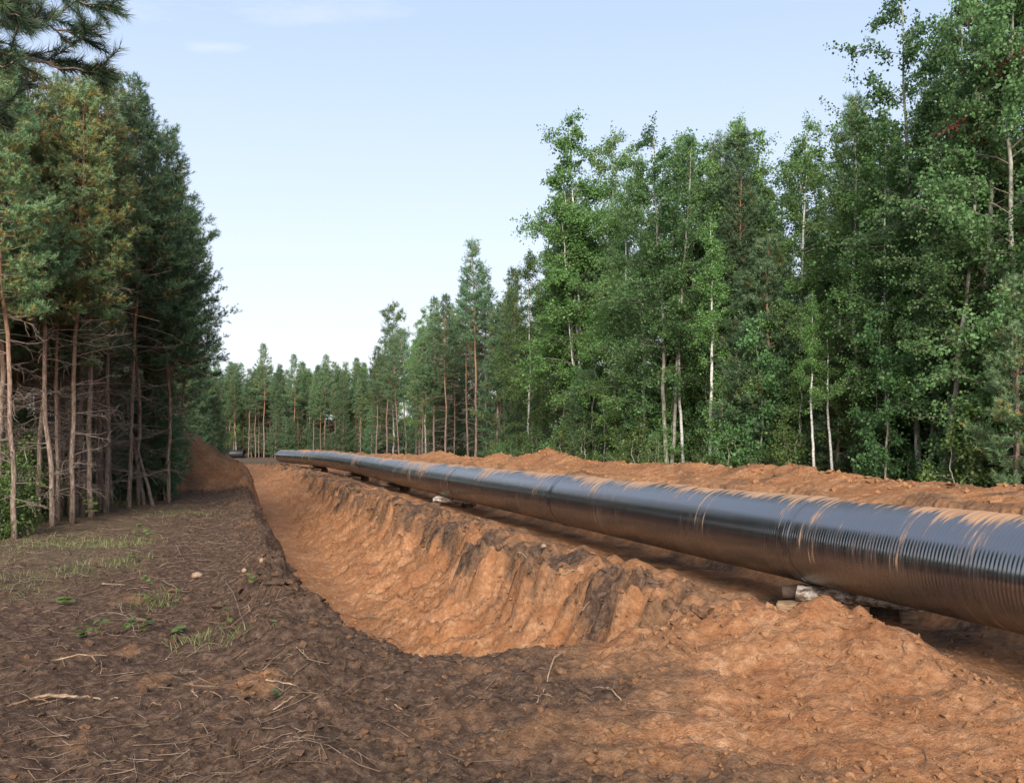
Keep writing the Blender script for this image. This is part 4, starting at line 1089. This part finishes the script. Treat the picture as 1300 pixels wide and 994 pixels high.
root([(470, 808), (492, 812), (512, 820)], 0.016, 'thin dry root on the trench floor below the root tangle')
root([(655, 702), (668, 708), (676, 722)], 0.017, 'pale root poking out of the ragged trench rim')
root([(712, 738), (727, 728), (742, 731)], 0.015, 'pale broken root on top of the right trench rim')
root([(742, 735), (735, 752), (730, 772)], 0.013, 'dangling root down the ragged right trench wall', 'root_brown')
root([(738, 778), (748, 768)], 0.012, 'short pale root low on the right trench wall')
root([(820, 742), (860, 740), (884, 742)], 0.018, 'straight grey stick lying on the bench in front of the pipe', 'dead_wood', 'fallen_branch', 'branch')
root([(464, 652), (476, 647)], 0.035, 'pale root end on the far part of the trench rim')

def stone(px, py, r, label, seed, mat='stone'):
    import bmesh
    p = at_px(px, py); bm = bmesh.new(); bmesh.ops.create_icosphere(bm, subdivisions=2, radius=1)
    q = np.random.default_rng(seed); s = q.uniform(0.7, 1.2, 3) * r
    for v in bm.verts:
        n = 1 + 0.22 * mathutils.noise.noise(v.co * 1.6 + mathutils.Vector((seed, 0, 0)))
        v.co = mathutils.Vector((v.co.x * s[0] * n, v.co.y * s[1] * n, v.co.z * s[2] * 0.75 * n))
    me = bpy.data.meshes.new("stone"); bm.to_mesh(me); bm.free()
    for f in me.polygons: f.use_smooth = True
    o = link("stone", me, M[mat], None, (p[0], p[1], p[2] + 0.3 * r)); o["label"], o["category"] = label, "stone"
stone(250, 733, 0.10, 'large pale orange stone on the left clearing, above the fallen sticks', 1)
stone(310, 728, 0.05, 'small white stone near the left trench rim', 2)
stone(332, 715, 0.055, 'small pinkish stone right on the left trench rim', 3)
stone(690, 697, 0.07, 'pale stone on the sandy bench below the pipe', 8)

def leaf_blade(s):
    g = Geo(); n = 7
    t = np.linspace(0, 1, n); wv = np.sin(t ** 0.8 * pi) * 0.46 * s
    y = t * s; z = -0.25 * s * t ** 2
    v = np.concatenate([np.stack([-wv, y, z + 0.06 * s * (wv / s)], 1), np.stack([0 * wv, y, z], 1), np.stack([wv, y, z + 0.06 * s * (wv / s)], 1)])
    i = np.arange(n - 1)
    g.add(v, None, np.concatenate([np.stack([i, n + i, n + i + 1, i + 1], 1), np.stack([n + i, 2 * n + i, 2 * n + i + 1, n + i + 1], 1)]), 0.5)
    return g.mesh("leaf", True)
LEAF = leaf_blade(0.1)
def seedling(px, py, h, nl, sc, label, spread=0.1):
    p = at_px(px, py); t = thing("seedling", label, "seedling", tuple(p), rng.uniform(0, 6.28), "seedlings sprouting on the left clearing")
    g = Geo(); tops = []
    for s in range(max(1, nl // 4)):
        a = rng.uniform(0, 6.28); e = np.array([cos(a) * spread, sin(a) * spread, h * rng.uniform(0.7, 1)])
        st = np.array([[0, 0, -0.02], e * [0.35, 0.35, 0.5], e]); g.tube(st, [0.004, 0.0035, 0.002], 5, 0.9); tops.append(st)
    link("stem", g.mesh("stem", True), M['root_brown'], t)
    for k in range(nl):
        st = tops[k % len(tops)]; f = 1 - 0.75 * (k // len(tops)) / max(1, nl // len(tops)); q = st[0] * (1 - f) + st[2] * f
        o = link("leaf", LEAF, M['fresh_leaf'], t, tuple(q)); o.scale = (sc * rng.uniform(0.7, 1.2),) * 3
        o.rotation_euler = (rng.uniform(-0.3, 0.5), rng.uniform(-0.4, 0.4), rng.uniform(0, 6.28))
seedling(112, 808, 0.17, 7, 1.25, 'seedling with large round green leaves in the dark lower soil')
seedling(128, 804, 0.22, 5, 1.1, 'upright seedling just right of the large round-leaved seedling')
seedling(86, 768, 0.14, 7, 1.3, 'seedling with pale broad leaves near the left edge')
seedling(178, 803, 0.22, 12, 1.0, 'bushy many-leaved seedling in the middle of the dark clearing')
seedling(152, 805, 0.13, 5, 0.9, 'tiny seedling between the slanting stick and the bushy seedling')
seedling(222, 803, 0.11, 6, 0.9, 'low green seedling right of the bushy seedling')
seedling(188, 768, 0.16, 12, 0.8, 'spreading yellow-green seedling above the bushy seedling')
seedling(214, 770, 0.12, 8, 0.7, 'small leafy sprout right of the spreading yellow-green seedling')
seedling(290, 795, 0.28, 10, 0.75, 'tall thin sprout beside the long grey stick')
seedling(342, 800, 0.12, 6, 0.7, 'small sprout on the dark berm near the trench')
seedling(325, 745, 0.2, 7, 0.7, 'sprout between grey sticks near the left trench rim')
seedling(116, 662, 0.85, 12, 2.1, 'knee-high seedling with bright broad leaves at the wood edge', 0.2)
seedling(173, 683, 0.35, 9, 1.3, 'light green sprout left of the upright root snag', 0.15)
seedling(195, 690, 0.4, 9, 1.2, 'sprout in front of the grass tuft of the left clearing', 0.15)
seedling(350, 886, 0.09, 6, 0.6, 'tiny green sprout beside the pale pointing root')
seedling(172, 715, 0.2, 8, 0.9, 'small sprout below the grass patch of the left clearing')
seedling(190, 742, 0.18, 7, 0.8, 'sprout beside the short grey branch')

def grass():
    g = Geo(); r = np.random.default_rng(5)
    spots = [(140, 692, 0.9, 420), (155, 715, 0.6, 160), (228, 652, 1.3, 420), (170, 690, 0.5, 120), (20, 700, 1.4, 360), (45, 735, 0.8, 120), (60, 690, 1.2, 250), (15, 750, 0.5, 80), (195, 768, 0.35, 160), (250, 812, 0.3, 90), (95, 690, 1.0, 220), (290, 815, 0.25, 60), (120, 725, 0.6, 90)]
    P = []
    for px, py, rad, n in spots:
        c = at_px(px, py); q = r.standard_normal((n, 2)) * rad * 0.55
        P.append(np.stack([c[0] + q[:, 0], c[1] + q[:, 1] * 1.3], 1))
    n = 1600; y = r.uniform(18, 36, n); x = np.interp(y, [18, 25, 30, 36], [-11.2, -13.2, -14.0, -14.6]) - np.abs(r.standard_normal(n)) * 1.4 + 0.4
    P.append(np.stack([x, y], 1))
    P = np.concatenate(P); z = terrain(P[:, 0], P[:, 1], False)
    n = len(P); b = np.column_stack([P, z]); h = r.uniform(0.04, 0.17, n); h[-1600:] = r.uniform(0.1, 0.5, 1600)
    d = np.column_stack([r.standard_normal((n, 2)) * 0.45, np.ones(n)]); a = r.uniform(0, 2 * pi, n); w = np.column_stack([np.cos(a), np.sin(a), np.zeros(n)]) * 0.005
    m = b + d * h[:, None] * 0.6; e = b + d * h[:, None] + np.column_stack([d[:, :2] * h[:, None] * 0.5, -0.1 * h])
    v = np.stack([b - w, b + w, m + w * .7, m - w * .7, e], 1).reshape(-1, 3); i = np.arange(n) * 5
    g.add(v, np.stack([i + 3, i + 2, i + 4], 1), np.stack([i, i + 1, i + 2, i + 3], 1), np.repeat(r.uniform(0, 1, n), 5))
    o = link("grass", g.mesh("grass"), M['grass'], kind='stuff'); o["label"] = "thin yellow-green grass in patches along the foot of the left wood"; o["category"] = "grass"
grass()

def twigs():
    r = np.random.default_rng(9); g = Geo()
    for k in range(3800):
        y = 6 + 30 * r.random() ** 1.7
        if k % 8 < 7: x = axis_x(y) - 7.4 - abs(r.standard_normal()) * 3.6
        else: x = axis_x(y) - 2.0 + r.standard_normal() * 0.7
        if k % 3 == 0: y = r.uniform(13, 34); x = np.interp(y, [13, 18, 25, 30, 36], [-8.2, -10.6, -12.4, -13.2, -14.0]) + r.normal(0, 1.5)
        if k % 29 == 0: x, y = r.uniform(-2, 2), r.uniform(6, 9.5)
        L = (0.05 + 0.34 * r.random() ** 2.2) * (1 + 0.02 * y); a = r.uniform(0, 2 * pi); d = np.array([cos(a), sin(a)])
        q = np.array([x, y]) + d * L * np.array([-.5, 0, .5])[:, None] + r.standard_normal((3, 2)) * L * 0.09
        z = terrain(q[:, 0], q[:, 1], False) + 0.008 + np.abs(r.standard_normal(3)) * 0.018
        w = r.uniform(0.0018, 0.0055) * (1 + 0.04 * max(0, y - 8))
        g.tube(np.column_stack([q, z]), [w, w * .8, w * .4], 4, 0, False)
    o = link("twig_litter", g.mesh("twig_litter", True), M['twig_wood'], kind='stuff'); o["label"] = "scattered dry twigs and root bits on the dark soil"; o["category"] = "twigs"
    g = Geo()
    for k in range(420):                 # fine roots hanging out of the right trench rim
        y = 12.5 + 32 * r.random() ** 1.5; x = axis_x(y) - r.uniform(2.2, 3.1)
        L = r.uniform(0.15, 0.6); d = np.array([-0.75 * r.uniform(0.3, 1.0), r.normal() * 0.45])
        q = np.array([x, y]) + d * L * np.array([0, .35, .7, 1])[:, None]
        z = terrain(q[:, 0], q[:, 1], False) + np.array([-.01, .05, .05, .03]) * r.uniform(0.5, 1.6)
        w = r.uniform(0.002, 0.006) * (1 + 0.01 * y); g.tube(np.column_stack([q, z]), [w, w * .8, w * .6, w * .3], 4, 0, False)
    o = link("hanging_roots", g.mesh("hanging_roots", True), M['twig_wood'], kind='stuff'); o["label"] = "fine torn roots hanging from the right trench rim"; o["category"] = "roots"
twigs()

def clods():
    import bmesh
    bm = bmesh.new(); bmesh.ops.create_icosphere(bm, subdivisions=1, radius=1)
    bm.verts.ensure_lookup_table(); bv = np.array([v.co[:] for v in bm.verts]); bf = np.array([[v.index for v in f.verts] for f in bm.faces]); bm.free()
    r = np.random.default_rng(33)
    def scatter(n, xs, ys, sz):
        z, sand, _ = terrain(xs, ys)
        s = sz[:, None, None] * r.uniform(0.55, 1.3, (n, 1, 3)) * np.array([1, 1, 0.75]) * (1 + 0.4 * r.standard_normal((n, len(bv), 1)).clip(-1.5, 1.5))
        v = bv[None] * s + np.stack([xs, ys, z + sz * 0.12], 1)[:, None]
        f = bf[None] + (np.arange(n) * len(bv))[:, None, None]
        return v.reshape(-1, 3), f.reshape(-1, 3), np.repeat(np.clip(sand + r.normal(0, .12, n), 0, 1), len(bv))
    g = Geo()
    n = 5500; y = 5.5 + 18 * r.random(n) ** 1.8; x = axis_x(y) + r.uniform(-11, -1.2, n)
    v, f, rr = scatter(n, x, y, 0.006 + 0.03 * r.random(n) ** 4 + 0.0005 * y); g.add(v, f, None, rr)
    n = 5500; y = 5.8 + 5.2 * r.random(n); x = r.uniform(-2.8, 5.6, n)
    v, f, rr = scatter(n, x, y, 0.004 + 0.034 * r.random(n) ** 5); g.add(v, f, None, rr)
    n = 1500; y = 15 + 50 * r.random(n); x = axis_x(y) + np.where(r.random(n) < .6, r.normal(7.4, .6, n), r.uniform(2, 8, n))
    v, f, rr = scatter(n, x, y, 0.03 + 0.07 * r.random(n) ** 3); g.add(v, f, None, rr)
    n = 900; y = 12 + 40 * r.random(n); x = axis_x(y) + r.uniform(-5.6, -2.2, n)
    v, f, rr = scatter(n, x, y, 0.02 + 0.05 * r.random(n) ** 3); g.add(v, f, None, rr)
    n = 1300; y = 6.0 + 8 * r.random(n); x = axis_x(y) - 7.4 + r.normal(0, 1.1, n) + 0.5
    v, f, rr = scatter(n, x, y, 0.01 + 0.05 * r.random(n) ** 3); g.add(v, f, None, rr)
    n = 1500; y = 11 + 34 * r.random(n) ** 1.5; x = axis_x(y) + np.where(r.random(n) < .55, r.normal(-2.3, .35, n), r.normal(-7.35, .4, n))
    v, f, rr = scatter(n, x, y, 0.015 + 0.085 * r.random(n) ** 3.5); g.add(v, f, None, rr * 0.5)
    o = link("soil_clods", g.mesh("soil_clods", False), M['soil'], kind='stuff'); o["label"] = "crumbled clods of earth over the dug ground"; o["category"] = "soil"
clods()
